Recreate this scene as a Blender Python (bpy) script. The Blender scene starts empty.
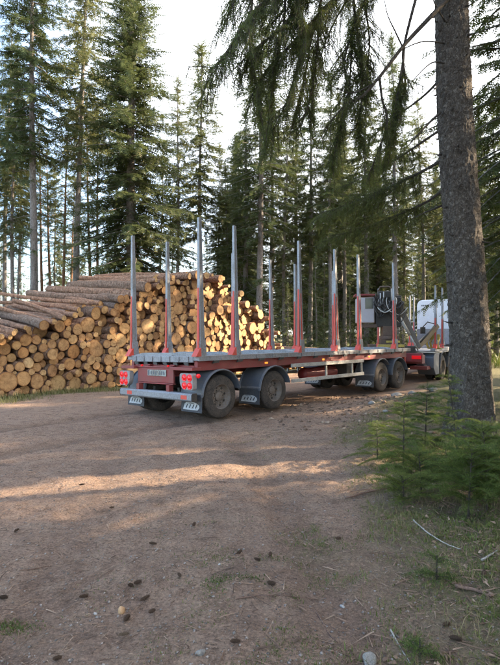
import bpy, bmesh, math, random
import numpy as np
from mathutils import Vector, Matrix

rng = np.random.default_rng(7)
random.seed(7)
SC = bpy.context.scene
COL = SC.collection
R = math.radians

# ------------------------------------------------------------------ camera, sky, sun, exposure
cam_d = bpy.data.cameras.new('camera')
cam = bpy.data.objects.new('camera', cam_d)
COL.objects.link(cam)
cam.location = (0, 0, 1.7)
cam.rotation_euler = (R(90.5), 0, 0)
cam_d.sensor_fit = 'VERTICAL'
cam_d.sensor_height = 24.0
cam_d.lens = 12.0 * 500 / 332.5
cam_d.clip_end = 2000
cam_d.clip_start = 0.05
SC.camera = cam

SUN_AZ, SUN_EL = 78.0, 23.0            # azimuth clockwise from the view direction (+Y)
w = bpy.data.worlds.new('World')
SC.world = w
w.use_nodes = True
nt = w.node_tree
bg = nt.nodes['Background']
sky = nt.nodes.new('ShaderNodeTexSky')
sky.sky_type = 'NISHITA'
sky.sun_disc = False
sky.sun_elevation = R(SUN_EL)
sky.sun_rotation = R(SUN_AZ)
sky.air_density = 1.0
sky.dust_density = 1.2
sky.ozone_density = 1.0
# thin bright cloud veil over the whole sky
tcw = nt.nodes.new('ShaderNodeTexCoord')
nzw = nt.nodes.new('ShaderNodeTexNoise'); nzw.inputs['Scale'].default_value = 1.6; nzw.inputs['Detail'].default_value = 6.0
nt.links.new(tcw.outputs['Generated'], nzw.inputs['Vector'])
dw = nt.nodes.new('ShaderNodeVectorMath'); dw.operation = 'DOT_PRODUCT'
nt.links.new(tcw.outputs['Generated'], dw.inputs[0])
dw.inputs[1].default_value = (math.sin(R(SUN_AZ))*math.cos(R(SUN_EL)), math.cos(R(SUN_AZ))*math.cos(R(SUN_EL)), math.sin(R(SUN_EL)))
aw = nt.nodes.new('ShaderNodeMath'); aw.operation = 'MULTIPLY_ADD'; aw.inputs[1].default_value = 0.9
nt.links.new(nzw.outputs[0], aw.inputs[0]); nt.links.new(dw.outputs['Value'], aw.inputs[2])
rw = nt.nodes.new('ShaderNodeMapRange'); rw.interpolation_type = 'SMOOTHSTEP'; rw.inputs[1].default_value = 0.34; rw.inputs[2].default_value = 0.98; rw.inputs[3].default_value = 0.0; rw.inputs[4].default_value = 0.95
nt.links.new(aw.outputs[0], rw.inputs[0])
mw = nt.nodes.new('ShaderNodeMix'); mw.data_type = 'RGBA'
nt.links.new(rw.outputs[0], mw.inputs[0]); nt.links.new(sky.outputs[0], mw.inputs[6]); mw.inputs[7].default_value = (4.1, 4.2, 4.35, 1)
nt.links.new(mw.outputs[2], bg.inputs[0])
bg.inputs[1].default_value = 0.15

sd = bpy.data.lights.new('sun', 'SUN')
sd.energy = 4.3
sd.angle = R(0.5)
sd.color = (1.0, 0.80, 0.55)
sun = bpy.data.objects.new('sun', sd)
COL.objects.link(sun)
sv = Vector((math.sin(R(SUN_AZ)) * math.cos(R(SUN_EL)), math.cos(R(SUN_AZ)) * math.cos(R(SUN_EL)), math.sin(R(SUN_EL))))
sun.rotation_euler = sv.to_track_quat('Z', 'Y').to_euler()

SC.view_settings.view_transform = 'Standard'
SC.view_settings.look = 'None'
SC.view_settings.exposure = 2.32
SC.view_settings.gamma = 1.0
SC.view_settings.use_curve_mapping = False
SC.cycles.max_bounces = 4
SC.cycles.diffuse_bounces = 2
SC.cycles.use_adaptive_sampling = True
SC.cycles.adaptive_threshold = 0.04
SC.cycles.transmission_bounces = 4
SC.cycles.caustics_reflective = False
SC.cycles.caustics_refractive = False

# ------------------------------------------------------------------ helpers
def at(px, depth, z=0.0):
    """world point that a photograph column px shows at a given distance"""
    return Vector(((px - 250.0) / 500.0 * depth, depth, z))

def pix(p):
    return 250 + 500 * p[0] / p[1], 337 - 500 * (p[2] - 1.7) / p[1]

def tag(o, label=None, cat=None, group=None, kind=None):
    if label: o['label'] = label
    if cat: o['category'] = cat
    if group: o['group'] = group
    if kind: o['kind'] = kind
    return o

def empty(name, loc=(0, 0, 0), rz=0.0):
    o = bpy.data.objects.new(name, None)
    o.empty_display_size = 0.2
    COL.objects.link(o)
    o.location = loc
    o.rotation_euler = (0, 0, rz)
    return o

def link(name, me, parent=None):
    o = bpy.data.objects.new(name, me)
    COL.objects.link(o)
    if parent: o.parent = parent
    return o

class MB:
    """collects shapes for ONE mesh"""
    def __init__(s):
        s.v, s.f, s.m = [], [], []
    def add(s, vs, fs, mi=0):
        n = len(s.v)
        s.v += [tuple(v) for v in vs]
        s.f += [tuple(i + n for i in f) for f in fs]
        s.m += [mi] * len(fs)
        return s
    def box(s, x0, x1, y0, y1, z0, z1, mi=0):
        return s.add([(x0,y0,z0),(x1,y0,z0),(x1,y1,z0),(x0,y1,z0),(x0,y0,z1),(x1,y0,z1),(x1,y1,z1),(x0,y1,z1)],
              [(0,3,2,1),(4,5,6,7),(0,1,5,4),(1,2,6,5),(2,3,7,6),(3,0,4,7)], mi)
    def hexa(s, p, mi=0):
        return s.add(p, [(0,3,2,1),(4,5,6,7),(0,1,5,4),(1,2,6,5),(2,3,7,6),(3,0,4,7)], mi)
    def bar(s, a, b, w_, h_, mi=0, w2=None, h2=None):
        a, b = Vector(a), Vector(b)
        d = (b - a).normalized()
        up = Vector((0, 0, 1)) if abs(d.z) < 0.95 else Vector((1, 0, 0))
        sd_ = d.cross(up).normalized(); u = sd_.cross(d)
        w2 = w_ if w2 is None else w2; h2 = h_ if h2 is None else h2
        q = []
        for c, ww, hh in ((a, w_, h_), (b, w2, h2)):
            q += [c - sd_*ww/2 - u*hh/2, c + sd_*ww/2 - u*hh/2, c + sd_*ww/2 + u*hh/2, c - sd_*ww/2 + u*hh/2]
        return s.hexa(q, mi)
    def tube(s, pts, rad, n=8, mi=0, cap=True):
        pts = [Vector(p) for p in pts]
        if not hasattr(rad, '__len__'): rad = [rad] * len(pts)
        vs, fs = [], []
        ref = None
        for i, p in enumerate(pts):
            d = (pts[min(i+1, len(pts)-1)] - pts[max(i-1, 0)])
            d = d.normalized() if d.length > 1e-9 else Vector((0, 0, 1))
            if ref is None:
                ref = d.orthogonal().normalized()
            ref = (ref - d * ref.dot(d))
            ref = ref.normalized() if ref.length > 1e-6 else d.orthogonal().normalized()
            b = d.cross(ref)
            for k in range(n):
                t = 2 * math.pi * k / n
                vs.append(p + (ref * math.cos(t) + b * math.sin(t)) * rad[i])
        for i in range(len(pts) - 1):
            for k in range(n):
                k2 = (k + 1) % n
                fs.append((i*n+k, i*n+k2, (i+1)*n+k2, (i+1)*n+k))
        if cap:
            fs.append(tuple(range(n-1, -1, -1)))
            fs.append(tuple((len(pts)-1)*n + k for k in range(n)))
        return s.add(vs, fs, mi)
    def lathe_y(s, prof, c, n=36, mi=0):
        """profile [(radius, y)] turned about the Y axis through c"""
        vs, fs = [], []
        for (r, y) in prof:
            for k in range(n):
                t = 2 * math.pi * k / n
                vs.append((c[0] + r*math.cos(t), c[1] + y, c[2] + r*math.sin(t)))
        for i in range(len(prof) - 1):
            for k in range(n):
                k2 = (k + 1) % n
                fs.append((i*n+k, (i+1)*n+k, (i+1)*n+k2, i*n+k2))
        return s.add(vs, fs, mi)
    def prism_y(s, poly, y0, y1, mi=0):
        """polygon in (x, z), extruded along y"""
        n = len(poly)
        vs = [(x, y0, z) for x, z in poly] + [(x, y1, z) for x, z in poly]
        fs = [tuple(range(n)), tuple(range(2*n-1, n-1, -1))]
        for i in range(n):
            j = (i + 1) % n
            fs.append((i, i+n, j+n, j))
        return s.add(vs, fs, mi)
    def prism_x(s, poly, x0, x1, mi=0):
        n = len(poly)
        vs = [(x0, y, z) for y, z in poly] + [(x1, y, z) for y, z in poly]
        fs = [tuple(range(n-1, -1, -1)), tuple(range(n, 2*n))]
        for i in range(n):
            j = (i + 1) % n
            fs.append((i, j, j+n, i+n))
        return s.add(vs, fs, mi)
    def build(s, name, mats, parent=None, smooth=False, bevel=0.0, fix=True):
        me = bpy.data.meshes.new(name)
        me.from_pydata(s.v, [], s.f)
        mats = mats if isinstance(mats, (list, tuple)) else [mats]
        for m in mats: me.materials.append(M[m] if isinstance(m, str) else m)
        if len(mats) > 1: me.polygons.foreach_set('material_index', s.m)
        if fix:
            bm = bmesh.new(); bm.from_mesh(me)
            bmesh.ops.recalc_face_normals(bm, faces=bm.faces)
            bm.to_mesh(me); bm.free()
        if smooth:
            me.polygons.foreach_set('use_smooth', [True] * len(me.polygons))
        me.update()
        o = link(name, me, parent)
        if bevel > 0:
            b = o.modifiers.new('bevel', 'BEVEL'); b.width = bevel; b.segments = 2; b.limit_method = 'ANGLE'; b.angle_limit = R(40)
        return o

def np_mesh(name, V, F, mats, mi=None):
    """fast mesh from numpy arrays, F triangles (n,3)"""
    me = bpy.data.meshes.new(name)
    me.vertices.add(len(V)); me.vertices.foreach_set('co', np.ascontiguousarray(V, dtype=np.float32).ravel())
    F = np.ascontiguousarray(F, dtype=np.int32)
    me.loops.add(F.size); me.loops.foreach_set('vertex_index', F.ravel())
    me.polygons.add(len(F)); me.polygons.foreach_set('loop_start', np.arange(0, F.size, 3, dtype=np.int32))
    for m in mats: me.materials.append(M[m])
    if mi is not None: me.polygons.foreach_set('material_index', np.ascontiguousarray(mi, dtype=np.int32))
    me.update(calc_edges=True)
    return me

def unit(a):
    return a / np.maximum(np.linalg.norm(a, axis=-1, keepdims=True), 1e-9)

def vnoise(x, y, seed=0):
    """cheap smooth value noise, arrays in, 0..1 out"""
    x = np.asarray(x, dtype=float); y = np.asarray(y, dtype=float)
    xi, yi = np.floor(x), np.floor(y); fx, fy = x - xi, y - yi
    fx = fx*fx*(3-2*fx); fy = fy*fy*(3-2*fy)
    def h(a, b):
        s_ = np.sin(a*127.1 + b*311.7 + seed*74.7) * 43758.5453
        return s_ - np.floor(s_)
    return (h(xi,yi)*(1-fx)+h(xi+1,yi)*fx)*(1-fy) + (h(xi,yi+1)*(1-fx)+h(xi+1,yi+1)*fx)*fy

# ------------------------------------------------------------------ materials
M = {}
def new_mat(name, rough=0.8, metal=0.0, base=(0.5,0.5,0.5)):
    m = bpy.data.materials.new(name); m.use_nodes = True
    b = m.node_tree.nodes['Principled BSDF']
    b.inputs['Roughness'].default_value = rough
    b.inputs['Metallic'].default_value = metal
    b.inputs['Base Color'].default_value = (*base, 1)
    M[name] = m
    return m, m.node_tree, b

def N(t, typ, **kw):
    n = t.nodes.new(typ)
    for k, v in kw.items():
        if k in n.inputs: n.inputs[k].default_value = v
        else: setattr(n, k, v)
    return n

def ramp(t, src, stops):
    r = t.nodes.new('ShaderNodeValToRGB')
    e = r.color_ramp.elements
    while len(e) < len(stops): e.new(0.5)
    for i, (p, c) in enumerate(stops):
        e[i].position = p; e[i].color = (*c, 1) if len(c) == 3 else c
    t.links.new(src, r.inputs[0])
    return r

def mixc(t, fac, a, b, mode='MIX'):
    n = t.nodes.new('ShaderNodeMix'); n.data_type = 'RGBA'; n.blend_type = mode
    for sock, v in ((n.inputs[0], fac), (n.inputs[6], a), (n.inputs[7], b)):
        if isinstance(v, (int, float)): sock.default_value = v
        elif isinstance(v, tuple): sock.default_value = (*v, 1) if len(v) == 3 else v
        else: t.links.new(v, sock)
    return n.outputs[2]

def bump(t, b, src, strength, dist):
    n = t.nodes.new('ShaderNodeBump')
    n.inputs['Strength'].default_value = strength; n.inputs['Distance'].default_value = dist
    t.links.new(src, n.inputs['Height'])
    t.links.new(n.outputs[0], b.inputs['Normal'])
    return n

def paint(name, col, dirt=(0.16,0.12,0.09), amount=0.45, rough=0.45, metal=0.0, scale=3.0):
    """painted or bare metal with dust and streaks"""
    m, t, b = new_mat(name, rough, metal)
    tc = N(t, 'ShaderNodeNewGeometry')
    n1 = N(t, 'ShaderNodeTexNoise', Scale=scale, Detail=8.0, Roughness=0.65)
    t.links.new(tc.outputs['Position'], n1.inputs['Vector'])
    n2 = N(t, 'ShaderNodeTexNoise', Scale=scale*11, Detail=4.0)
    t.links.new(tc.outputs['Position'], n2.inputs['Vector'])
    mm = N(t, 'ShaderNodeMath', operation='MULTIPLY'); t.links.new(n1.outputs[0], mm.inputs[0]); t.links.new(n2.outputs[0], mm.inputs[1])
    r = ramp(t, mm.outputs[0], [(0.15, (0,0,0)), (0.36, (1,1,1))])
    f = N(t, 'ShaderNodeMath', operation='MULTIPLY'); t.links.new(r.outputs[0], f.inputs[0]); f.inputs[1].default_value = min(1.0, amount*1.4)
    c = mixc(t, f.outputs[0], col, dirt)
    t.links.new(c, b.inputs['Base Color'])
    rr = N(t, 'ShaderNodeMapRange'); t.links.new(f.outputs[0], rr.inputs[0]); rr.inputs[3].default_value = rough; rr.inputs[4].default_value = 0.9
    t.links.new(rr.outputs[0], b.inputs['Roughness'])
    bump(t, b, n2.outputs[0], 0.15, 0.004)
    return m

paint('red_paint', (0.24, 0.022, 0.026), amount=0.3)
paint('red_bright', (0.66, 0.06, 0.035), amount=0.25)
paint('galvanised', (0.29, 0.295, 0.32), dirt=(0.15,0.13,0.12), amount=0.4, rough=0.5, metal=0.35)
paint('post_metal', (0.30, 0.305, 0.33), dirt=(0.2,0.18,0.16), amount=0.4, rough=0.5, metal=0.4)
paint('pale_rail', (0.52, 0.51, 0.48), amount=0.4)
paint('guard_plastic', (0.075, 0.092, 0.125), dirt=(0.17,0.155,0.14), amount=0.4, rough=0.4)
paint('flap_rubber', (0.035, 0.04, 0.055), dirt=(0.12,0.11,0.1), amount=0.4, rough=0.7)
paint('white_panel', (0.46, 0.43, 0.47), dirt=(0.4,0.36,0.33), amount=0.25, rough=0.4)
paint('cab_white', (0.8, 0.81, 0.86), dirt=(0.45,0.42,0.4), amount=0.2, rough=0.35)
paint('black_metal', (0.02, 0.02, 0.022), dirt=(0.1,0.08,0.06), amount=0.4, rough=0.5)
paint('brown_metal', (0.10, 0.06, 0.045), amount=0.5, rough=0.6)
paint('boom_grey', (0.20, 0.19, 0.18), amount=0.5, rough=0.5)
paint('boom_pale', (0.42, 0.33, 0.22), amount=0.4, rough=0.5)
paint('yellow_steel', (0.55, 0.42, 0.08), amount=0.4)
paint('tyre_rubber', (0.022, 0.021, 0.021), dirt=(0.15,0.115,0.09), amount=0.42, rough=0.85, scale=5.0)
paint('rim_steel', (0.20, 0.18, 0.17), dirt=(0.2,0.15,0.11), amount=0.6, rough=0.6, metal=0.3)
paint('logo_white', (0.55, 0.58, 0.62), amount=0.35, rough=0.7)
paint('plate_white', (0.34, 0.36, 0.33), amount=0.6, rough=0.5)
paint('lamp_housing', (0.30, 0.29, 0.29), amount=0.3, rough=0.5)
paint('hose_rubber', (0.02, 0.02, 0.022), amount=0.2, rough=0.4)
paint('hose_pale', (0.45, 0.44, 0.42), amount=0.2, rough=0.4)
m, t, b = new_mat('lamp_red', 0.2, 0, (0.42, 0.008, 0.012))
b.inputs['Emission Color'].default_value = (1, 0.015, 0.02, 1); b.inputs['Emission Strength'].default_value = 0.09
m, t, b = new_mat('lamp_amber', 0.25, 0, (0.8, 0.25, 0.02))
b.inputs['Emission Color'].default_value = (1, 0.3, 0.02, 1); b.inputs['Emission Strength'].default_value = 0.25
m, t, b = new_mat('dark_glass', 0.1, 0, (0.03, 0.035, 0.04))

def bark_mat(name, c1, c2, sc=14.0, strength=0.9, dist=0.03, stretch=0.25, lichen=None):
    m, t, b = new_mat(name, 0.95)
    g = N(t, 'ShaderNodeTexCoord')
    mp = N(t, 'ShaderNodeMapping'); mp.inputs['Scale'].default_value = (1, 1, stretch)
    t.links.new(g.outputs['Object'], mp.inputs[0])
    v = N(t, 'ShaderNodeTexVoronoi', Scale=sc); v.feature = 'DISTANCE_TO_EDGE'
    n0 = N(t, 'ShaderNodeTexNoise', Scale=sc*0.7, Detail=6.0, Roughness=0.7)
    t.links.new(mp.outputs[0], n0.inputs['Vector'])
    vm = mixc(t, 0.25, mp.outputs[0], n0.outputs['Color'], 'ADD')
    t.links.new(vm, v.inputs['Vector'])
    n = N(t, 'ShaderNodeTexNoise', Scale=sc*3, Detail=8.0, Roughness=0.7)
    t.links.new(mp.outputs[0], n.inputs['Vector'])
    c = ramp(t, n.outputs[0], [(0.3, c1), (0.7, c2)]).outputs[0]
    dk = ramp(t, v.outputs[0], [(0.0, (0.35,0.33,0.3)), (0.08, (1,1,1))]).outputs[0]
    c = mixc(t, 0.8, c, dk, 'MULTIPLY')
    if lichen:
        nl = N(t, 'ShaderNodeTexNoise', Scale=12.0, Detail=7.0, Roughness=0.75)
        t.links.new(g.outputs['Object'], nl.inputs['Vector'])
        fl = ramp(t, nl.outputs[0], [(0.5, (0,0,0)), (0.62, (1,1,1))]).outputs[0]
        f2 = N(t, 'ShaderNodeMath', operation='MULTIPLY'); t.links.new(fl, f2.inputs[0]); f2.inputs[1].default_value = 0.65
        c = mixc(t, f2.outputs[0], c, lichen)
    if name == 'bark_log':
        oi_ = N(t, 'ShaderNodeObjectInfo')
        c = mixc(t, 0.8, c, ramp(t, oi_.outputs['Random'], [(0.0,(0.55,0.5,0.48)), (0.35,(1.0,0.9,0.82)), (0.7,(1.25,0.95,0.75)), (1.0,(0.8,0.8,0.82))]).outputs[0], 'MULTIPLY')
    t.links.new(c, b.inputs['Base Color'])
    h = N(t, 'ShaderNodeMath', operation='ADD'); t.links.new(dk, h.inputs[0]); t.links.new(n.outputs[0], h.inputs[1])
    bump(t, b, h.outputs[0], strength, dist)
    return m
bark_mat('bark_spruce', (0.14,0.12,0.11), (0.34,0.31,0.295))
bark_mat('bark_near', (0.065,0.056,0.05), (0.21,0.19,0.175), sc=34.0, strength=1.0, dist=0.03, stretch=0.75, lichen=(0.19,0.195,0.18))
m, t, b = new_mat('bark_plates', 0.95)
tc = N(t, 'ShaderNodeTexCoord'); mp = N(t, 'ShaderNodeMapping'); mp.inputs['Scale'].default_value = (1, 1, 0.8); t.links.new(tc.outputs['Object'], mp.inputs[0])
nw = N(t, 'ShaderNodeTexNoise', Scale=18.0, Detail=5.0); t.links.new(mp.outputs[0], nw.inputs['Vector'])
wv_ = mixc(t, 0.13, mp.outputs[0], nw.outputs['Color'], 'ADD')
ve = N(t, 'ShaderNodeTexVoronoi', Scale=26.0); ve.feature = 'DISTANCE_TO_EDGE'; t.links.new(wv_, ve.inputs['Vector'])
vcell = N(t, 'ShaderNodeTexVoronoi', Scale=26.0); t.links.new(wv_, vcell.inputs['Vector'])
sx = N(t, 'ShaderNodeSeparateColor'); t.links.new(vcell.outputs['Color'], sx.inputs[0])
c = ramp(t, sx.outputs[0], [(0.0,(0.09,0.073,0.06)), (0.6,(0.138,0.117,0.101)), (1.0,(0.20,0.177,0.157))]).outputs[0]
nf = N(t, 'ShaderNodeTexNoise', Scale=60.0, Detail=7.0, Roughness=0.75); t.links.new(mp.outputs[0], nf.inputs['Vector'])
c = mixc(t, 0.8, c, ramp(t, nf.outputs[0], [(0.3,(0.4,0.38,0.36)), (0.7,(1.6,1.58,1.55))]).outputs[0], 'MULTIPLY')
nb2 = N(t, 'ShaderNodeTexNoise', Scale=4.0, Detail=6.0, Roughness=0.7); t.links.new(mp.outputs[0], nb2.inputs['Vector'])
c = mixc(t, 0.6, c, ramp(t, nb2.outputs[0], [(0.35,(0.65,0.6,0.55)), (0.65,(1.3,1.32,1.3))]).outputs[0], 'MULTIPLY')
ed = ramp(t, ve.outputs[0], [(0.0,(0.4,0.36,0.33)), (0.14,(1,1,1))]).outputs[0]
c = mixc(t, 0.7, c, ed, 'MULTIPLY')
t.links.new(c, b.inputs['Base Color'])
hb_ = N(t, 'ShaderNodeMath', operation='MULTIPLY_ADD'); t.links.new(nf.outputs[0], hb_.inputs[0]); hb_.inputs[1].default_value = 1.2; t.links.new(ed, hb_.inputs[2])
bump(t, b, hb_.outputs[0], 1.0, 0.03)
bark_mat('bark_pine', (0.16,0.075,0.04), (0.30,0.17,0.10))
bark_mat('bark_log', (0.11,0.065,0.045), (0.48,0.31,0.215), sc=11.0, dist=0.05, stretch=0.45, lichen=(0.46,0.36,0.28))
bark_mat('twig_bark', (0.045,0.035,0.028), (0.10,0.08,0.065), sc=20)
bark_mat('stick_pale', (0.24,0.215,0.19), (0.42,0.385,0.345), sc=20, strength=0.3)
bark_mat('stick_brown', (0.10,0.06,0.045), (0.24,0.15,0.11), sc=20, strength=0.5)
bark_mat('cone_scale', (0.075,0.046,0.032), (0.26,0.155,0.095), sc=60, stretch=1.0)
bark_mat('cone_pale', (0.22,0.15,0.10), (0.42,0.30,0.20), sc=60, stretch=1.0)

# sawn timber
m, t, b = new_mat('sawn_wood', 0.8)
oi = N(t, 'ShaderNodeObjectInfo'); tc = N(t, 'ShaderNodeTexCoord')
wv = N(t, 'ShaderNodeTexWave', Scale=14.0, Distortion=1.6, Detail=3.0); wv.wave_type = 'RINGS'; wv.rings_direction = 'Z'
wv.inputs['Detail Scale'].default_value = 1.5
t.links.new(tc.outputs['Object'], wv.inputs['Vector'])
base = ramp(t, oi.outputs['Random'], [(0.0, (0.36,0.205,0.098)), (0.25, (0.55,0.345,0.168)), (0.5, (0.45,0.275,0.135)), (0.75, (0.58,0.395,0.20)), (0.9, (0.48,0.26,0.105)), (1.0, (0.66,0.48,0.27))]).outputs[0]
ns = N(t, 'ShaderNodeTexNoise', Scale=7.0, Detail=6.0, Roughness=0.7)
av = N(t, 'ShaderNodeVectorMath', operation='ADD'); t.links.new(tc.outputs['Object'], av.inputs[0]); t.links.new(oi.outputs['Location'], av.inputs[1])
t.links.new(av.outputs[0], ns.inputs['Vector'])
rg = ramp(t, wv.outputs[0], [(0.0, (0.55,0.47,0.40)), (0.6, (1.0,0.98,0.95)), (1.0, (1.1,1.08,1.04))]).outputs[0]
c = mixc(t, 0.6, base, rg, 'MULTIPLY')
st = ramp(t, ns.outputs[0], [(0.32, (0.45,0.36,0.29)), (0.48, (0.9,0.84,0.77)), (0.66, (1.18,1.15,1.08))]).outputs[0]
c = mixc(t, 0.85, c, st, 'MULTIPLY')
rimA = N(t, 'ShaderNodeAttribute'); rimA.attribute_name = 'rim'
rim = ramp(t, rimA.outputs['Fac'], [(0.0, (0.78,0.66,0.52)), (0.10, (1,1,1)), (0.80, (1.02,1.0,0.98)), (0.93, (0.82,0.72,0.6)), (1.0, (0.36,0.24,0.17))]).outputs[0]
c = mixc(t, 1.0, c, rim, 'MULTIPLY')
vc = N(t, 'ShaderNodeTexVoronoi', Scale=5.0); vc.feature = 'DISTANCE_TO_EDGE'
wq = mixc(t, 0.5, av.outputs[0], ns.outputs['Color'], 'ADD'); t.links.new(wq, vc.inputs['Vector'])
ck = ramp(t, vc.outputs[0], [(0.0, (0.30,0.2,0.13)), (0.018, (1,1,1))]).outputs[0]
c = mixc(t, 0.75, c, ck, 'MULTIPLY')
t.links.new(c, b.inputs['Base Color'])
bump(t, b, ns.outputs[0], 0.5, 0.015)

def foliage(name, stops, trans=0.35, warm=(0.16,0.2,0.03)):
    m = bpy.data.materials.new(name); m.use_nodes = True; t = m.node_tree
    b = t.nodes['Principled BSDF']; out = t.nodes['Material Output']
    b.inputs['Roughness'].default_value = 0.6
    b.inputs['Specular IOR Level'].default_value = 0.25
    g = N(t, 'ShaderNodeNewGeometry'); oi = N(t, 'ShaderNodeObjectInfo')
    c = ramp(t, g.outputs['Random Per Island'], stops).outputs[0]
    hv = N(t, 'ShaderNodeHueSaturation')
    mr = N(t, 'ShaderNodeMapRange'); t.links.new(oi.outputs['Random'], mr.inputs[0]); mr.inputs[3].default_value = 0.47; mr.inputs[4].default_value = 0.515
    t.links.new(mr.outputs[0], hv.inputs['Hue'])
    mr2 = N(t, 'ShaderNodeMapRange'); t.links.new(oi.outputs['Random'], mr2.inputs[0]); mr2.inputs[3].default_value = 1.15; mr2.inputs[4].default_value = 0.85
    t.links.new(mr2.outputs[0], hv.inputs['Value'])
    t.links.new(c, hv.inputs['Color'])
    t.links.new(hv.outputs[0], b.inputs['Base Color'])
    tr = N(t, 'ShaderNodeBsdfTranslucent')
    tcol = mixc(t, 0.5, hv.outputs[0], warm)
    t.links.new(tcol, tr.inputs[0])
    mx = N(t, 'ShaderNodeMixShader'); mx.inputs[0].default_value = trans
    t.links.new(b.outputs[0], mx.inputs[1]); t.links.new(tr.outputs[0], mx.inputs[2])
    t.links.new(mx.outputs[0], out.inputs[0])
    M[name] = m
foliage('needles_spruce', [(0.0,(0.036,0.058,0.030)), (0.5,(0.082,0.108,0.042)), (0.85,(0.13,0.155,0.056)), (1.0,(0.14,0.13,0.075))], trans=0.38, warm=(0.17,0.21,0.08))
foliage('needles_pine', [(0.0,(0.065,0.088,0.042)), (0.5,(0.112,0.138,0.060)), (0.9,(0.17,0.18,0.08)), (1.0,(0.18,0.16,0.09))], trans=0.4, warm=(0.20,0.22,0.08))
foliage('needles_near', [(0.0,(0.028,0.040,0.016)), (0.45,(0.055,0.076,0.026)), (0.8,(0.105,0.13,0.038)), (1.0,(0.10,0.085,0.04))], trans=0.4, warm=(0.2,0.24,0.05))
foliage('needles_young', [(0.0,(0.034,0.058,0.015)), (0.5,(0.068,0.108,0.024)), (0.9,(0.125,0.175,0.04)), (1.0,(0.16,0.14,0.05))], trans=0.35)
foliage('grass_blade', [(0.0,(0.10,0.12,0.035)), (0.4,(0.16,0.16,0.06)), (0.7,(0.26,0.21,0.10)), (1.0,(0.36,0.29,0.16))], trans=0.3)
foliage('moss_blade', [(0.0,(0.06,0.095,0.020)), (0.5,(0.11,0.155,0.034)), (0.85,(0.18,0.165,0.06)), (1.0,(0.22,0.17,0.09))], trans=0.25)
foliage('bilberry_leaf', [(0.0,(0.05,0.08,0.025)), (1.0,(0.10,0.14,0.04))], trans=0.3)

def litter(name, stops, rough=0.9):
    m, t, b = new_mat(name, rough)
    g = N(t, 'ShaderNodeNewGeometry')
    c = ramp(t, g.outputs['Random Per Island'], stops).outputs[0]
    t.links.new(c, b.inputs['Base Color'])
litter('needle_litter', [(0.0,(0.08,0.05,0.035)), (0.5,(0.17,0.105,0.07)), (0.85,(0.26,0.17,0.115)), (1.0,(0.33,0.24,0.17))])
litter('pebble_mix', [(0.0,(0.10,0.085,0.075)), (0.5,(0.20,0.17,0.15)), (0.96,(0.27,0.22,0.185)), (1.0,(0.31,0.27,0.24))])
litter('stone_grey', [(0.0,(0.26,0.25,0.24)), (1.0,(0.34,0.32,0.3))])
m, t, b = new_mat('stone_tan', 0.8)
n = N(t, 'ShaderNodeTexNoise', Scale=60.0, Detail=5.0)
t.links.new(ramp(t, n.outputs[0], [(0.35,(0.30,0.17,0.08)), (0.65,(0.52,0.32,0.17))]).outputs[0], b.inputs['Base Color'])
bump(t, b, n.outputs[0], 0.4, 0.004)
m, t, b = new_mat('rock', 0.9)
n = N(t, 'ShaderNodeTexNoise', Scale=14.0, Detail=8.0, Roughness=0.7)
t.links.new(ramp(t, n.outputs[0], [(0.3,(0.13,0.12,0.11)), (0.7,(0.36,0.34,0.31))]).outputs[0], b.inputs['Base Color'])
bump(t, b, n.outputs[0], 0.6, 0.02)

# ------------------------------------------------------------------ ground
# the track: a broad bare clearing on the left, a narrower verge of needles and moss on the right
def verge_np(x, y):
    """0 on the bare track .. 1 on the mossy verge"""
    x = np.asarray(x, float); y = np.asarray(y, float)
    edge = 0.28 + 0.085*y + 0.7*(vnoise(x*0.7, y*0.7, 3) - 0.5) + 0.5*(vnoise(x*2.3, y*2.3, 5) - 0.5)
    edge = np.where(y > 9, 1.25 + 0.55*(y-9) + 0.8*(vnoise(x*0.7, y*0.7, 3)-0.5), edge)
    right = np.clip((x - edge) / 0.9, 0, 1)
    # strip in front of and under the log pile, then forest floor behind
    d = (x + 6.9)*(-0.788) + (y - 13.8)*0.616
    left = np.clip((d + 0.95 + 0.7*(vnoise(x*0.8, y*0.8, 9)-0.5)) / 0.5, 0, 1)
    far = np.clip((y - 26 - 0.2*np.maximum(x, 0)) / 3.0, 0, 1)
    return np.maximum(np.maximum(right, left), far)

def rut_np(x, y):
    """wheel ruts left by the trailer, running back from its wheels"""
    s_ = (x+1.80)*0.676 + (y-10.71)*0.737                     # along the trailer
    l_ = -(x+1.80)*0.737 + (y-10.71)*0.676 + 0.25*np.sin(s_*0.35) + 0.02*np.minimum(s_, 0)**2
    o = 0
    for c0 in (-0.98, 0.98):
        o = o + np.exp(-((l_-c0)/0.24)**4)
    m_ = np.clip((-s_+0.5)/0.8, 0, 1)*np.clip((s_+12)/3, 0, 1)*(0.35+0.65*vnoise(x*0.9+5, y*0.9, 51))
    o2 = 0                                                    # an older pair that swings towards the viewer
    c2 = -0.35 - 0.10*(y-3) - 0.012*(y-3)**2
    for c0 in (-0.95, 0.95): o2 = o2 + np.exp(-((x-c2-c0)/0.22)**4)
    m2 = np.clip((11-y)/3, 0, 1)*(0.15+0.6*vnoise(x*0.8+9, y*0.5, 53))
    return np.clip(o*m_ + 0.75*o2*m2, 0, 1)
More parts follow.
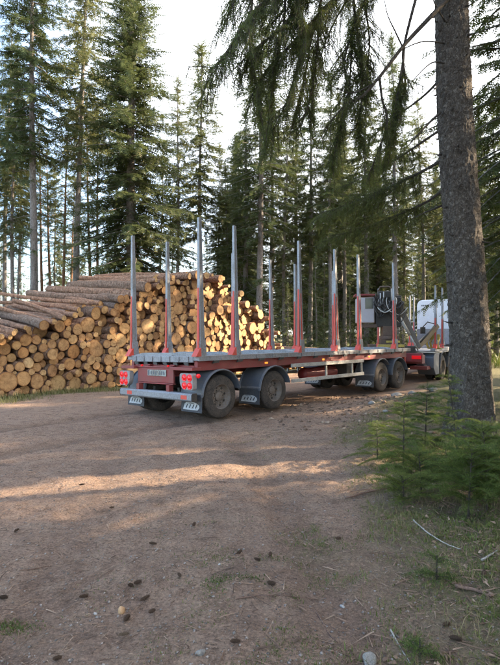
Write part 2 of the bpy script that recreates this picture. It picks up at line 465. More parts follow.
def gz_np(x, y):
    x = np.asarray(x, float); y = np.asarray(y, float)
    z = 0.10*(vnoise(x*0.35, y*0.35, 1) - 0.5) + 0.045*(vnoise(x*1.3, y*1.3, 2) - 0.5) + 0.02*(vnoise(x*4.1, y*4.1, 4) - 0.5)
    v = verge_np(x, y)
    near = np.clip((22 - y)/6, 0, 1) * np.clip((x - 0.5)/1.5, 0, 1)
    z = z + near * v * (0.07 + 0.09*(vnoise(x*1.7, y*1.7, 6) - 0.3) + 0.05*(vnoise(x*5, y*5, 8)-0.5))
    # bank beside the track
    z = z + 0.16*np.exp(-(((x-3.6)/1.3)**2 + ((y-12.2)/1.7)**2))
    z = z - 0.075*rut_np(x, y)
    z = z + 0.03*np.exp(-(((x-0.2+0.1*y)/0.35)**2)) * np.clip((9-y)/3, 0, 1)
    # forest ground climbs a little far away, on the right
    z = z + 2.4*np.clip((y - 38)/60, 0, 1) * np.clip((x + 4)/18, 0, 1)
    return z
def gz(x, y):
    return float(gz_np(np.array([x]), np.array([y]))[0])

def axis(fine0, fine1, step, lo, hi, grow=1.16):
    a = list(np.arange(fine0, fine1, step))
    s_ = step; c = fine1; r = []
    while c < hi: r.append(c); s_ *= grow; c += s_
    r.append(hi)
    s_ = step; c = fine0 - step; l = []
    while c > lo: l.append(c); s_ *= grow; c -= s_
    l.append(lo)
    return np.array(l[::-1] + a + r)
gx = axis(-4.0, 5.5, 0.06, -500, 500); gy = axis(2.0, 14.0, 0.06, -300, 900)
XX, YY = np.meshgrid(gx, gy)
ZZ = gz_np(XX, YY)
fine = (0.022*(vnoise(XX*9, YY*9, 11)-0.5) + 0.016*(vnoise(XX*16, YY*16, 12)-0.5)) * (np.abs(XX) < 7) * (YY < 16)
ZZ = ZZ + fine
nx, ny = len(gx), len(gy)
V = np.stack([XX.ravel(), YY.ravel(), ZZ.ravel()], 1)
ii, jj = np.meshgrid(np.arange(nx-1), np.arange(ny-1))
a0 = (jj*nx + ii).ravel()
F = np.concatenate([np.stack([a0, a0+1, a0+nx+1], 1), np.stack([a0, a0+nx+1, a0+nx], 1)])

m, t, b = new_mat('ground_soil', 0.95)
at_ = N(t, 'ShaderNodeAttribute'); at_.attribute_name = 'verge'
g = N(t, 'ShaderNodeNewGeometry')
def gn(scale, detail=6.0, rough=0.6):
    n = N(t, 'ShaderNodeTexNoise', Scale=scale, Detail=detail, Roughness=rough); t.links.new(g.outputs['Position'], n.inputs['Vector']); return n
n1, n2, n3, n4 = gn(0.6, 6, 0.6), gn(5.0, 8, 0.7), gn(48.0, 6, 0.75), gn(160.0, 3, 0.6)
dirt = ramp(t, n2.outputs[0], [(0.28,(0.20,0.128,0.088)), (0.5,(0.365,0.245,0.175)), (0.72,(0.48,0.338,0.25))]).outputs[0]
dirt = mixc(t, 0.5, dirt, ramp(t, n1.outputs[0], [(0.3,(0.72,0.70,0.70)), (0.7,(1.18,1.12,1.08))]).outputs[0], 'MULTIPLY')
dirt = mixc(t, 0.8, dirt, ramp(t, n3.outputs[0], [(0.3,(0.26,0.25,0.24)), (0.5,(0.95,0.94,0.93)), (0.72,(1.9,1.86,1.82))]).outputs[0], 'MULTIPLY')
moss = ramp(t, n2.outputs[0], [(0.3,(0.085,0.082,0.034)), (0.5,(0.155,0.150,0.055)), (0.62,(0.18,0.135,0.08)), (0.75,(0.26,0.195,0.125))]).outputs[0]
moss = mixc(t, 0.8, moss, ramp(t, n3.outputs[0], [(0.3,(0.45,0.45,0.42)), (0.5,(0.95,0.95,0.95)), (0.72,(1.6,1.55,1.4))]).outputs[0], 'MULTIPLY')
vf = N(t, 'ShaderNodeMath', operation='ADD'); t.links.new(at_.outputs['Fac'], vf.inputs[0])
nz = N(t, 'ShaderNodeMapRange'); t.links.new(n2.outputs[0], nz.inputs[0]); nz.inputs[1].default_value = 0.3; nz.inputs[2].default_value = 0.7; nz.inputs[3].default_value = -0.35; nz.inputs[4].default_value = 0.3
t.links.new(nz.outputs[0], vf.inputs[1])
vf.use_clamp = True
ra = N(t, 'ShaderNodeAttribute'); ra.attribute_name = 'rut'
rm_ = ramp(t, ra.outputs['Fac'], [(0.0, (1,1,1)), (1.0, (0.56,0.53,0.51))]).outputs[0]
dirt = mixc(t, 1.0, dirt, rm_, 'MULTIPLY')
t.links.new(mixc(t, vf.outputs[0], dirt, moss), b.inputs['Base Color'])
hh = N(t, 'ShaderNodeMath', operation='ADD'); t.links.new(n3.outputs[0], hh.inputs[0]); t.links.new(n4.outputs[0], hh.inputs[1])
bump(t, b, hh.outputs[0], 1.0, 0.035)
gm = np_mesh('ground', V, F, ['ground_soil'])
gm.polygons.foreach_set('use_smooth', [True]*len(gm.polygons))
att = gm.attributes.new('verge', 'FLOAT', 'POINT')
att.data.foreach_set('value', verge_np(V[:,0], V[:,1]).astype(np.float32))
att = gm.attributes.new('rut', 'FLOAT', 'POINT')
att.data.foreach_set('value', rut_np(V[:,0], V[:,1]).astype(np.float32))
ground = link('ground', gm)
tag(ground, 'brown dirt track and mossy forest floor', None, None, 'structure')

# ------------------------------------------------------------------ foliage machinery
def template_spray():
    T = [((0,-0.05,0),(0,0.05,0),(1,0,0))]
    for a in (0.10, 0.32, 0.54, 0.74):
        L_ = 0.40*(1-a*0.65)
        for s_ in (-1, 1):
            T.append(((a-0.03,0,0),(a+0.10,0,0),(a+L_*0.75,s_*L_,-0.10*L_)))
    return np.array(T)
def template_twig(n=9, k=3, nl=0.075):
    """a short shoot set round with needles"""
    T = [((0,-0.012,0),(0,0.012,0),(1,0,0))]
    r_ = random.Random(5)
    for i in range(n):
        a = (i+0.5)/n
        for j in range(k):
            th = 2*math.pi*(j/k + 0.17*i) + r_.uniform(-.4,.4)
            c_, s_ = math.cos(th), math.sin(th)
            L_ = nl*(1.0-0.25*a)*r_.uniform(.8,1.2)
            wd = 0.028
            T.append(((a-wd,0,0),(a+wd,0,0),(a+L_*0.75, L_*c_, L_*s_)))
    return np.array(T)
T_SPRAY, T_TWIG, T_TWIG_S = template_spray(), template_twig(5,3,0.14), template_twig(8,3,0.20)

def sprays(P, D, U, L, T):
    """place template triangles T (k,3,3) at points P along D with up U and length L -> V, F"""
    P, D, U = np.asarray(P, float), unit(np.asarray(D, float)), np.asarray(U, float)
    S = unit(np.cross(D, U)); U2 = np.cross(S, D)
    L = np.asarray(L, float)[:, None, None, None]
    X = (D[:,None,None,:]*T[None,:,:,0:1] + S[:,None,None,:]*T[None,:,:,1:2] + U2[:,None,None,:]*T[None,:,:,2:3])*L + P[:,None,None,:]
    V = X.reshape(-1, 3)
    return V, np.arange(len(V)).reshape(-1, 3)

def weld_spray_islands(V, k):
    return V

class Leaves:
    def __init__(s): s.P, s.D, s.U, s.L = [], [], [], []
    def add(s, p, d, u, l): s.P.append(p); s.D.append(d); s.U.append(u); s.L.append(l)
    def mesh(s, name, mat, T):
        # every shoot is one connected island so that colour varies per shoot
        P, D, U, L = np.array(s.P), np.array(s.D), np.array(s.U), np.array(s.L)
        V, F = sprays(P, D, U, L, T)
        return np_mesh(name, V, F, [mat])

def conifer(seed, H, h0, Rm, mat, bark, r0, step=0.42, nb=(4,6), droop=0.35, lift=0.12, slope_top=0.5, slope_low=-0.25,
            dens=0.15, sl=(0.34,0.62), prof=0.75, gap=0.12, hang=0.35, dead=0.0, dead_from=1.5, lean=0.0, tuft=False):
    r = random.Random(seed)
    tb = MB(); lv = Leaves()
    pts = []; rad = []
    nseg = 14
    sx, sy = r.uniform(-1,1)*lean, r.uniform(-1,1)*lean
    def tr(z):
        q = z/H
        return Vector((sx*q*q + 0.05*math.sin(q*9+seed), sy*q*q + 0.05*math.cos(q*7+seed), z))
    for i in range(nseg+1):
        q = i/nseg
        pts.append(tr(q*H - (0.3 if i == 0 else 0)))
        rad.append(r0*((1-q)**0.8*0.96+0.03) * (1.25 if i == 0 else 1.0))
    tb.tube(pts, rad, 9)
    def branch(h, L, az, sl0, thin, foliage_on):
        base = tr(h); ca, sa = math.cos(az), math.sin(az)
        nseg_ = 5
        bp = []
        for i in range(nseg_+1):
            q = i/nseg_
            rr = L*q
            z = L*(sl0*q - droop*q*q + lift*1.6*q**3)
            bp.append(base + Vector((ca*rr + 0.03*L*math.sin(q*5+az*3), sa*rr + 0.03*L*math.cos(q*4+az*5), z)))
        rb = max(0.012, r0*0.16*min(1, L/2.0)) * (0.7 if thin else 1)
        tb.tube(bp, [rb*(1-0.85*i/nseg_) for i in range(nseg_+1)], 4, cap=False)
        if not foliage_on: return
        def P(q):
            x = q*nseg_; i = min(int(x), nseg_-1); f = x - i
            return bp[i].lerp(bp[i+1], f)
        q = (0.12 if not tuft else 0.45) + r.random()*0.08
        while q < 1.0:
            p = P(q); d = (P(min(1, q+0.05)) - P(max(0, q-0.05))).normalized()
            lat = Vector((-sa, ca, 0))
            for s_ in (-1, 1):
                if r.random() < gap: continue
                dd = d*r.uniform(0.35,0.9) + lat*s_*r.uniform(0.5,1.0) + Vector((0,0,r.uniform(-0.45,0.15 if not tuft else 0.7)))
                l = r.uniform(*sl)*(1.15-0.5*q)*min(1.0, 0.5+L*0.3)
                uu = Vector((r.uniform(-.5,.5), r.uniform(-.5,.5), 1))
                lv.add(p[:], dd[:], uu[:], l)
                if r.random() < 0.6:       # second storey on the side shoot
                    p2 = p + dd.normalized()*l*0.6
                    d2 = dd + d*0.8 + Vector((0,0,r.uniform(-.6,.2)))
                    lv.add(p2[:], d2[:], (r.uniform(-.6,.6), r.uniform(-.6,.6), 1), l*0.75)
            if r.random() < hang:
                dd = Vector((r.uniform(-.35,.35)+ca*.2, r.uniform(-.35,.35)+sa*.2, -1))
                lv.add(p[:], dd[:], (ca+r.uniform(-.6,.6), sa+r.uniform(-.6,.6), 0.1), r.uniform(*sl)*0.9)
            q += dens/L*r.uniform(.7,1.3)
        d = (bp[-1]-bp[-2]); lv.add(bp[-1][:], d[:], (0,0,1), r.uniform(*sl)*0.8)
    h = h0; az = r.random()*6
    while h < H-0.25:
        q = (H-h)/(H-h0)
        L = 1.12*Rm*max(0.06, (min(1, q/prof))**0.9)*(1.0 if q < prof else 1-0.35*(q-prof)/(1-prof+1e-6))
        for k in range(r.randint(*nb)):
            if r.random() < gap*0.8: continue
            az += 2.4 + r.uniform(-.5,.5)
            l = L*r.uniform(0.62,1.18)
            branch(h + r.uniform(-.15,.15), l, az, slope_top + (slope_low-slope_top)*min(1, q*1.3) + r.uniform(-.12,.12), False, True)
        h += step*r.uniform(.75,1.25)*(0.6+0.4*min(1, q*2))
    lv.add(tr(H-0.4)[:], (0,0,1), (1,0,0), 0.7)
    for i in range(10):
        a_ = r.random()*6.28
        lv.add(tr(H-0.1-0.08*i)[:], (math.cos(a_), math.sin(a_), 0.8), (0,0,1), 0.35)
    if dead > 0:                                  # bare lower twigs
        hh_ = dead_from
        while hh_ < h0:
            az += 2.4 + r.uniform(-.6,.6)
            branch(hh_, r.uniform(.4,1.5)*Rm*0.5, az, -0.1, True, r.random() < 0.12)
            hh_ += dead*r.uniform(.5,1.5)
    tm = tb
    me_t = bpy.data.meshes.new('trunk'); me_t.from_pydata([tuple(v) for v in tm.v], [], tm.f)
    me_t.materials.append(M[bark]); me_t.polygons.foreach_set('use_smooth', [True]*len(me_t.polygons)); me_t.update()
    me_c = lv.mesh('crown', mat, T_SPRAY)
    return me_t, me_c

PROTO = {
 'spruce_full': [conifer(11, 24, 1.6, 2.5, 'needles_spruce', 'bark_spruce', 0.26, step=0.31, nb=(5,6), dens=0.14, gap=0.07, hang=0.75, sl=(0.34,0.6)),
                 conifer(12, 22, 2.5, 2.5, 'needles_spruce', 'bark_spruce', 0.24, step=0.38, dens=0.15, gap=0.16, hang=0.5)],
 'spruce_tall': [conifer(21, 26, 11.5, 2.4, 'needles_spruce', 'bark_spruce', 0.22, step=0.42, dens=0.14, gap=0.2, hang=0.5, dead=0.30, lean=0.4),
                 conifer(22, 25, 12.0, 2.2, 'needles_pine', 'bark_spruce', 0.19, step=0.42, dens=0.14, gap=0.24, hang=0.5, dead=0.28, lean=0.5),
                 conifer(23, 27, 9.0, 2.3, 'needles_spruce', 'bark_spruce', 0.21, step=0.44, dens=0.15, gap=0.24, hang=0.5, dead=0.30, lean=0.3)],
 'pine':        [conifer(31, 26, 13., 2.3, 'needles_pine', 'bark_pine', 0.20, step=0.50, nb=(3,6), dens=0.10, gap=0.12, dead=0.5, slope_top=0.9, slope_low=0.25, droop=0.2, lean=0.6, tuft=True, hang=0.1),
                 conifer(32, 24, 10., 2.5, 'needles_pine', 'bark_pine', 0.19, step=0.52, nb=(3,6), dens=0.10, gap=0.12, dead=0.45, slope_top=0.8, slope_low=0.2, droop=0.2, lean=0.8, tuft=True, hang=0.1)],
 'slender':     [conifer(41, 24, 9., 1.8, 'needles_pine', 'bark_spruce', 0.15, step=0.36, nb=(4,5), dens=0.13, gap=0.18, dead=0.24, dead_from=2.0, lean=0.3),
                 conifer(42, 22, 5.0, 1.9, 'needles_pine', 'bark_spruce', 0.14, step=0.42, nb=(4,5), dens=0.14, gap=0.22, dead=0.25, lean=0.3)],
 'spruce_near': [conifer(61, 17, 3.2, 2.6, 'needles_near', 'bark_spruce', 0.2, step=0.33, nb=(5,6), dens=0.092, gap=0.10, hang=1.0, sl=(0.20,0.38), droop=0.5)],
 'young':       [conifer(51, 9, 0.3, 1.6, 'needles_spruce', 'bark_spruce', 0.09, step=0.30, dens=0.14, gap=0.12, hang=0.25, sl=(0.22,0.42)),
                 conifer(52, 6, 0.2, 1.3, 'needles_pine', 'bark_spruce', 0.07, step=0.28, dens=0.14, gap=0.15, hang=0.2, sl=(0.2,0.36))],
}
PH = {'spruce_full': (24,22), 'spruce_tall': (26,25,27), 'pine': (26,24), 'slender': (24,22), 'spruce_near': (17,), 'young': (9,6)}
TREES = []
def tree(name, kind, var, x, y, H, label=None, group=None, rz=None, wide=1.0, cat='tree'):
    me_t, me_c = PROTO[kind][var]
    s_ = H/PH[kind][var]
    z = gz(x, y)
    o = empty(name, (x, y, z), random.random()*6.28 if rz is None else rz)
    o.scale = (s_*wide, s_*wide, s_)
    link('trunk', me_t, o); link('crown', me_c, o)
    o['category'] = cat
    if label: o['label'] = label
    if group: o['group'] = group
    TREES.append(o)
    return o

# ------------------------------------------------------------------ forest in the picture
# (column, distance, kind, variant, height, width factor, label)
NAMED = [
 (33, 31, 'spruce_tall', 0, 29, 1.15, 'tallest spruce at far left with long bare grey trunk behind the log pile'),
 (76, 35, 'spruce_tall', 1, 30, 1.2, 'tall straight spruce with bare grey trunk, second tall one from the left'),
 (131, 31, 'spruce_full', 0, 27, 1.35, 'dense dark green spruce with drooping boughs above the log pile'),
 (178, 41, 'slender', 0, 23, 1.25, 'thin spruce just right of the dense dark spruce, bare below'),
 (200, 43, 'slender', 0, 27.5, 1.45, 'slim pale green spruce whose pointed top stands free against white sky'),
 (218, 47, 'slender', 1, 20, 1.2, 'short pale spruce right beside the slim one with the free top'),
 (260, 33, 'spruce_tall', 2, 25, 1.25, 'thick lit grey trunk of a spruce behind the right end of the log pile'),
 (246, 38, 'spruce_full', 1, 19, 1.25, 'dense spruce left of the thick lit trunk, behind the pile'),
]
for (px, d, k, v_, H, wd, lab) in NAMED:
    p = at(px, d)
    tree('pine_tree' if k == 'pine' else 'spruce_tree', k, v_, p.x, p.y, H, lab, None, None, wd)
FILL = [(12,33,'slender',0,21,1.3),(50,46,'pine',0,20,1.2),(228,44,'slender',0,17,1.4),(240,46,'spruce_tall',2,21,1.3),(340,52,'spruce_full',1,23,1.2),(372,66,'spruce_tall',1,24,1.3),  # px, depth, kind, var, height, wide
 (-28,36,'spruce_tall',1,22,1.1), (4,37,'spruce_tall',1,25,1.0), (18,44,'spruce_tall',1,22,1.0), (42,42,'pine',0,21,1.0), (55,50,'slender',1,20,1.1),
 (62,40,'pine',1,20,1.0), (90,45,'pine',0,23,1.0), (97,41,'pine',1,21,1.0), (113,43,'pine',0,19,1.0),
  (70,62,'pine',1,22,1.2),  (160,47,'slender',1,20,1.2),
 (236,52,'spruce_full',0,22,1.2), (225,60,'pine',0,20,1.1), (272,44,'spruce_tall',0,24,1.1), (284,37,'slender',1,19,1.1), (296,48,'spruce_full',1,22,1.1),
 (310,40,'spruce_tall',2,25,1.0),  (330,36,'slender',0,22,1.2), (345,46,'spruce_tall',1,25,1.1), (352,60,'spruce_full',1,22,1.2),
 (366,40,'spruce_tall',0,23,1.0), (378,50,'spruce_full',0,20,1.1), (396,37,'spruce_tall',2,24,1.0), (404,48,'slender',1,20,1.2),
 (424,43,'spruce_tall',1,22,1.1), (436,52,'spruce_full',0,20,1.1), (450,40,'slender',1,20,1.2), (462,46,'spruce_tall',0,22,1.1), (478,38,'spruce_full',1,20,1.1), (496,42,'spruce_tall',2,23,1.1), (515,36,'spruce_full',0,20,1.0),
]
for (px, d, k, v_, H, wd) in FILL:
    p = at(px, d)
    tree('pine_tree' if k == 'pine' else 'spruce_tree', k, v_, p.x, p.y, H*random.uniform(.95,1.05), None, None, None, wd*(1.12 if px > 205 else 1.0))
# farther rows, right of the pile, closing the view
for i in range(26):
    px = 212 + i*12 + random.uniform(-5,5); d = random.uniform(62, 92)
    k = random.choice(['spruce_full','spruce_tall','pine','slender','spruce_full'])
    p = at(px, d)
    tree('pine_tree' if k == 'pine' else 'spruce_tree', k, random.randrange(len(PROTO[k])), p.x, p.y, random.uniform(17,23), None, None, None, 1.3)
for i in range(22):                                             # a last dense row that closes the wood
    px = 222 + i*14 + random.uniform(-5,5); p = at(px, random.uniform(98, 130))
    tree('spruce_tree', 'spruce_full', i % 2, p.x, p.y, random.uniform(17,23), None, None, None, 1.7)
for i in range(9):
    px = -20 + i*24 + random.uniform(-8,8); d = random.uniform(70, 95)
    k = random.choice(['spruce_tall','pine','slender'])
    p = at(px, d)
    tree('pine_tree' if k == 'pine' else 'spruce_tree', k, random.randrange(len(PROTO[k])), p.x, p.y, random.uniform(17,22), None, None, None, 1.2)
# young spruces at the forest edge behind the trailer
for i, (px, d, v_, H) in enumerate([(288,31,0,5),(300,36,1,5),(316,33,0,7),(334,39,1,6),(350,34,0,5),(368,37,0,8),(384,42,1,6),(402,33,1,5),(418,38,0,7),(436,35,1,5),(455,39,0,7),(474,33,0,6),(270,40,0,7),(262,48,1,6),(324,46,0,9),(360,50,0,9),(395,52,0,9),(428,50,0,9),(465,50,0,9)]):
    p = at(px, d)
    tree('young_spruce', 'young', v_, p.x, p.y, H)
SPREAD_END = len(TREES)

# labels of the forest: by kind, by distance band and by what they stand behind
ordw = ['leftmost','second','third','fourth','fifth','sixth','seventh','eighth','ninth','tenth','eleventh','twelfth','thirteenth','fourteenth','fifteenth','sixteenth','seventeenth','eighteenth','nineteenth','twentieth','twenty-first','twenty-second','twenty-third','twenty-fourth']
buckets = {}
for o in TREES:
    if 'label' in o: o['group'] = 'forest trees behind the clearing'; continue
    px, _ = pix(o.location); d = o.location.y
    zone = 'behind the log pile' if px < 205 else ('behind the trailer stakes' if px < 345 else 'behind the crane and truck')
    if o.name.startswith('young'): kind = 'young bushy spruces'
    elif o.name.startswith('pine'): kind = 'reddish-trunked pines'
    else: kind = 'grey-trunked spruces'
    band = 'near' if d < 45 else ('farther' if d < 60 else ('far' if d < 95 else 'farthest'))
    buckets.setdefault((kind, band, zone), []).append((px, o))
for (kind, band, zone), lst in buckets.items():
    lst.sort(key=lambda q: q[0])
    for i, (px, o) in enumerate(lst):
        pos = ordw[i] if i == 0 else ordw[i] + ' from left'
        if len(lst) == 1: o['label'] = 'lone one of the %s %s row %s' % (band, kind, zone)
        else: o['label'] = '%s of the %s row of %s %s' % (pos, band, kind, zone)
        o['group'] = 'forest trees behind the clearing'

# spruce whose boughs hang behind the big trunk at the right edge
tree('spruce_tree', 'spruce_near', 0, 6.75, 12.6, 17, 'dark spruce at the right edge, boughs hanging behind the big near trunk', None, 1.0, 1.0)
# trees to the right of and behind the photographer, which shade the clearing
SHADE = [(10.6,5.6,'spruce_full',0,22),(14.5,6.3,'spruce_full',1,23),(21,7.6,'spruce_full',0,23),(11,3.5,'spruce_full',0,23),(8.6,4.4,'spruce_full',1,21),(12.5,-1.5,'spruce_tall',2,25),(17,1.5,'spruce_full',1,22),(17,5.0,'spruce_full',0,23),(24,5.5,'spruce_tall',2,26),(7.5,1.5,'spruce_tall',0,24),
         (18.5,-4,'spruce_full',0,23),(23,-1,'spruce_tall',1,26),(9,-6,'spruce_full',1,20),(28,7.5,'spruce_full',1,24),
         (10,8.8,'spruce_tall',1,24),(13,10.8,'slender',0,22),(25,13.4,'slender',0,21),(16,9.2,'slender',0,22),(16,22.2,'slender',1,21),(20,24.2,'spruce_tall',1,23),(14.5,19.6,'spruce_full',1,18),
         (12,15,'spruce_tall',0,22),(14.5,12.9,'slender',1,21),(13,17.5,'spruce_tall',1,23),(17,19.5,'slender',0,23),(20,16,'spruce_full',1,22),(24,20,'spruce_full',1,22),(25,15,'spruce_tall',0,24),(28,23.5,'slender',1,22)]
for i, (x, y, k, v_, H) in enumerate(SHADE):
    o = tree('pine_tree' if k == 'pine' else 'spruce_tree', k, v_, x, y, H, 'tall conifer beyond the right edge that shades the track', 'trees out of view on the right')

# ------------------------------------------------------------------ the big near spruce
BT = Vector((3.50, 7.87, 0)); BTz = gz(3.5, 7.87)
big = empty('spruce_tree', (BT.x, BT.y, BTz))
tag(big, 'huge near spruce with thick rough grey trunk at the right edge', 'tree')
def trunk_c(z):
    return Vector((-0.042*z + 0.03*math.sin(z*0.9), 0.01*z, z))
def big_r(z):
    return 0.30 - 0.0075*z + 0.085*math.exp(-max(z,0)*2.0)
nr, ns = 380, 96
vs = np.zeros((nr, ns, 3)); zz = np.linspace(-0.25, 9.2, nr)
ring = rng.random((nr, ns))
for i, z in enumerate(zz):
    c = trunk_c(z); th = np.arange(ns)/ns*2*np.pi
    rr = big_r(z)*(1 + 0.03*np.sin(th*3+1+z*0.2) + 0.02*np.sin(th*5+z*0.5) + 0.26*math.exp(-max(z,0)*2.6)*np.sin(th*5+0.6))
    cs = 9.0                                     # scaly plates
    n_ = vnoise(np.cos(th)*cs + 40, z*12 + np.sin(th)*cs, 31)*0.5 + vnoise(np.cos(th)*20+7, z*26 + np.sin(th)*20, 33)*0.5
    n_ = n_ + 0.35*(vnoise(th*14 + 3, z*34, 35) - 0.5)*(1)
    rr = rr + 0.042*(n_ - 0.5) + 0.010*(ring[i]-0.5)
    vs[i,:,0] = c.x + rr*np.cos(th); vs[i,:,1] = c.y + rr*np.sin(th); vs[i,:,2] = z
ii, jj = np.meshgrid(np.arange(ns), np.arange(nr-1))
A0 = (jj*ns+ii).ravel(); B0 = (jj*ns+(ii+1) % ns).ravel()
Ft = np.concatenate([np.stack([A0,B0,B0+ns],1), np.stack([A0,B0+ns,A0+ns],1)])
me = np_mesh('trunk', vs.reshape(-1,3), Ft, ['bark_plates'])
me.polygons.foreach_set('use_smooth', [True]*len(me.polygons))
bt = link('trunk', me, big)
# snapped dead twigs and knots on the trunk
kb = MB(); r_ = random.Random(3)
for i in range(150):
    z = r_.uniform(0.6, 8.5); th = r_.uniform(0, 6.28); c = trunk_c(z); rr = big_r(z)
    d = Vector((math.cos(th), math.sin(th), r_.uniform(-.2,.3)))
    L_ = r_.choice([0.03,0.04,0.05,0.08,0.14]) if (r_.random() < .93 or z < 3.5) else r_.uniform(.4,0.9)
    kb.tube([c + d*(rr-0.03), c + d*(rr+L_*0.5) + Vector((0,0,-0.02)), c + d*(rr+L_) + Vector((0,0,-0.10*L_))], [0.02+0.006*(L_<.1), 0.010, 0.004], 6)
kb.build('dead_twig', 'twig_bark', big, smooth=True)
for o in [o for o in COL.objects if o.name.startswith('dead_twig')]: o['kind'] = 'stuff'

# limbs that hang into the top of the picture: routes as world points (column, row, distance)
def wp(px, py, d):
    return Vector(((px-250)/500*d, d, 1.7 + (337-py)/500*d)) - Vector((BT.x, BT.y, BTz))
lv = Leaves(); lb = MB()
r_ = random.Random(17)
def catmull(pts, n):
    out = []
    for i in range(len(pts)-1):
        p0, p1, p2, p3 = pts[max(i-1,0)], pts[i], pts[i+1], pts[min(i+2,len(pts)-1)]
        for k in range(n):
            t = k/n
            out.append(0.5*((2*p1) + (p2-p0)*t + (2*p0-5*p1+4*p2-p3)*t*t + (3*p1-p0-3*p2+p3)*t**3))
    out.append(pts[-1]); return out
def hang_twig(p, L, dirv, near_l=0.13, dense=1.0):
    """a drooping branchlet: a thin thread that carries needle shoots"""
    n = max(3, int(L/0.07*dense))
    pts = [p]; d = Vector(dirv).normalized()
    for i in range(n):
        d = (d + Vector((r_.uniform(-.16,.16), r_.uniform(-.16,.16), -0.20))).normalized()
        pts.append(pts[-1] + d*(L/n))
    lb.tube([pts[0], pts[len(pts)//2], pts[-1]], [0.005, 0.0035, 0.0015], 3, cap=False)
    for i in range(1, n+1):
        dd = (pts[i]-pts[i-1])
        lv.add(pts[i-1][:], (dd + Vector((r_.uniform(-.02,.02), r_.uniform(-.02,.02), 0)))[:], (r_.uniform(-1,1), r_.uniform(-1,1), 0.2), (L/n)*1.35 if L/n > .06 else near_l)
        if r_.random() < 0.45:
            lv.add(pts[i][:], (dd.normalized() + Vector((r_.uniform(-.9,.9), r_.uniform(-.9,.9), -.2)))[:], (r_.uniform(-1,1), r_.uniform(-1,1), 0.4), near_l*r_.uniform(.7,1.2))
def limb(route, r0, dens, hang, t0=0.2, spread=0.5, needles=True):
    pts = catmull([wp(*q) for q in route], 6)
    n = len(pts)
    lb.tube(pts, [r0*(1-0.85*i/(n-1))+0.002 for i in range(n)], 6)
    for i in range(n-1):
        q = i/(n-1)
        if q < t0 or not needles: continue
        a, b_ = pts[i], pts[i+1]; seg = (b_-a).length
        d = (b_-a).normalized()
        lat = d.cross(Vector((0,0,1))).normalized()
        for k in range(max(1, int(round(seg*dens*r_.uniform(.6,1.4))))):
            p = a.lerp(b_, r_.random())
            s_ = r_.choice((-1,1))
            # side branchlet, from which the threads hang
            L1 = spread*r_.uniform(.3,1.0)*(1.1-0.5*q)
            d1 = (d*r_.uniform(.2,.9) + lat*s_*r_.uniform(.4,1.0) + Vector((0,0,r_.uniform(-.5,.1)))).normalized()
            m_ = max(2, int(L1/0.13)); pp = p
            lb.tube([p, p+d1*L1*0.5+Vector((0,0,-0.02)), p+d1*L1+Vector((0,0,-0.10*L1))], [0.007,0.004,0.002], 3, cap=False)
            for j in range(m_):
                pj = p + d1*L1*(j+0.6)/m_ + Vector((0,0,-0.10*L1*((j+.6)/m_)**2))
                hl = hang*r_.uniform(.35,1.1)*(1.0-0.35*q)
                hang_twig(pj, hl, (d1.x*.35+r_.uniform(-.3,.3), d1.y*.35+r_.uniform(-.3,.3), -1))
            lat1 = d1.cross(Vector((0,0,1))).normalized()
            k2 = 0.04
            while k2 < L1:                                   # needled shoots in a flat fan along the branchlet
                pj = p + d1*k2 + Vector((0,0,-0.10*L1*(k2/L1)**2))
                lv.add(pj[:], (d1 + Vector((0,0,-.15)))[:], (0,0,1), 0.12)
                for s2 in (-1, 1):
                    dd2 = d1*0.7 + lat1*s2*r_.uniform(.5,1.0) + Vector((0,0,r_.uniform(-.5,-.05)))
                    lv.add(pj[:], dd2[:], (0,0,1), r_.uniform(.10,.20)*(1.1-0.5*k2/L1))
                k2 += 0.072
            lv.add((p+d1*L1)[:], d1[:], (0,0,1), 0.16)
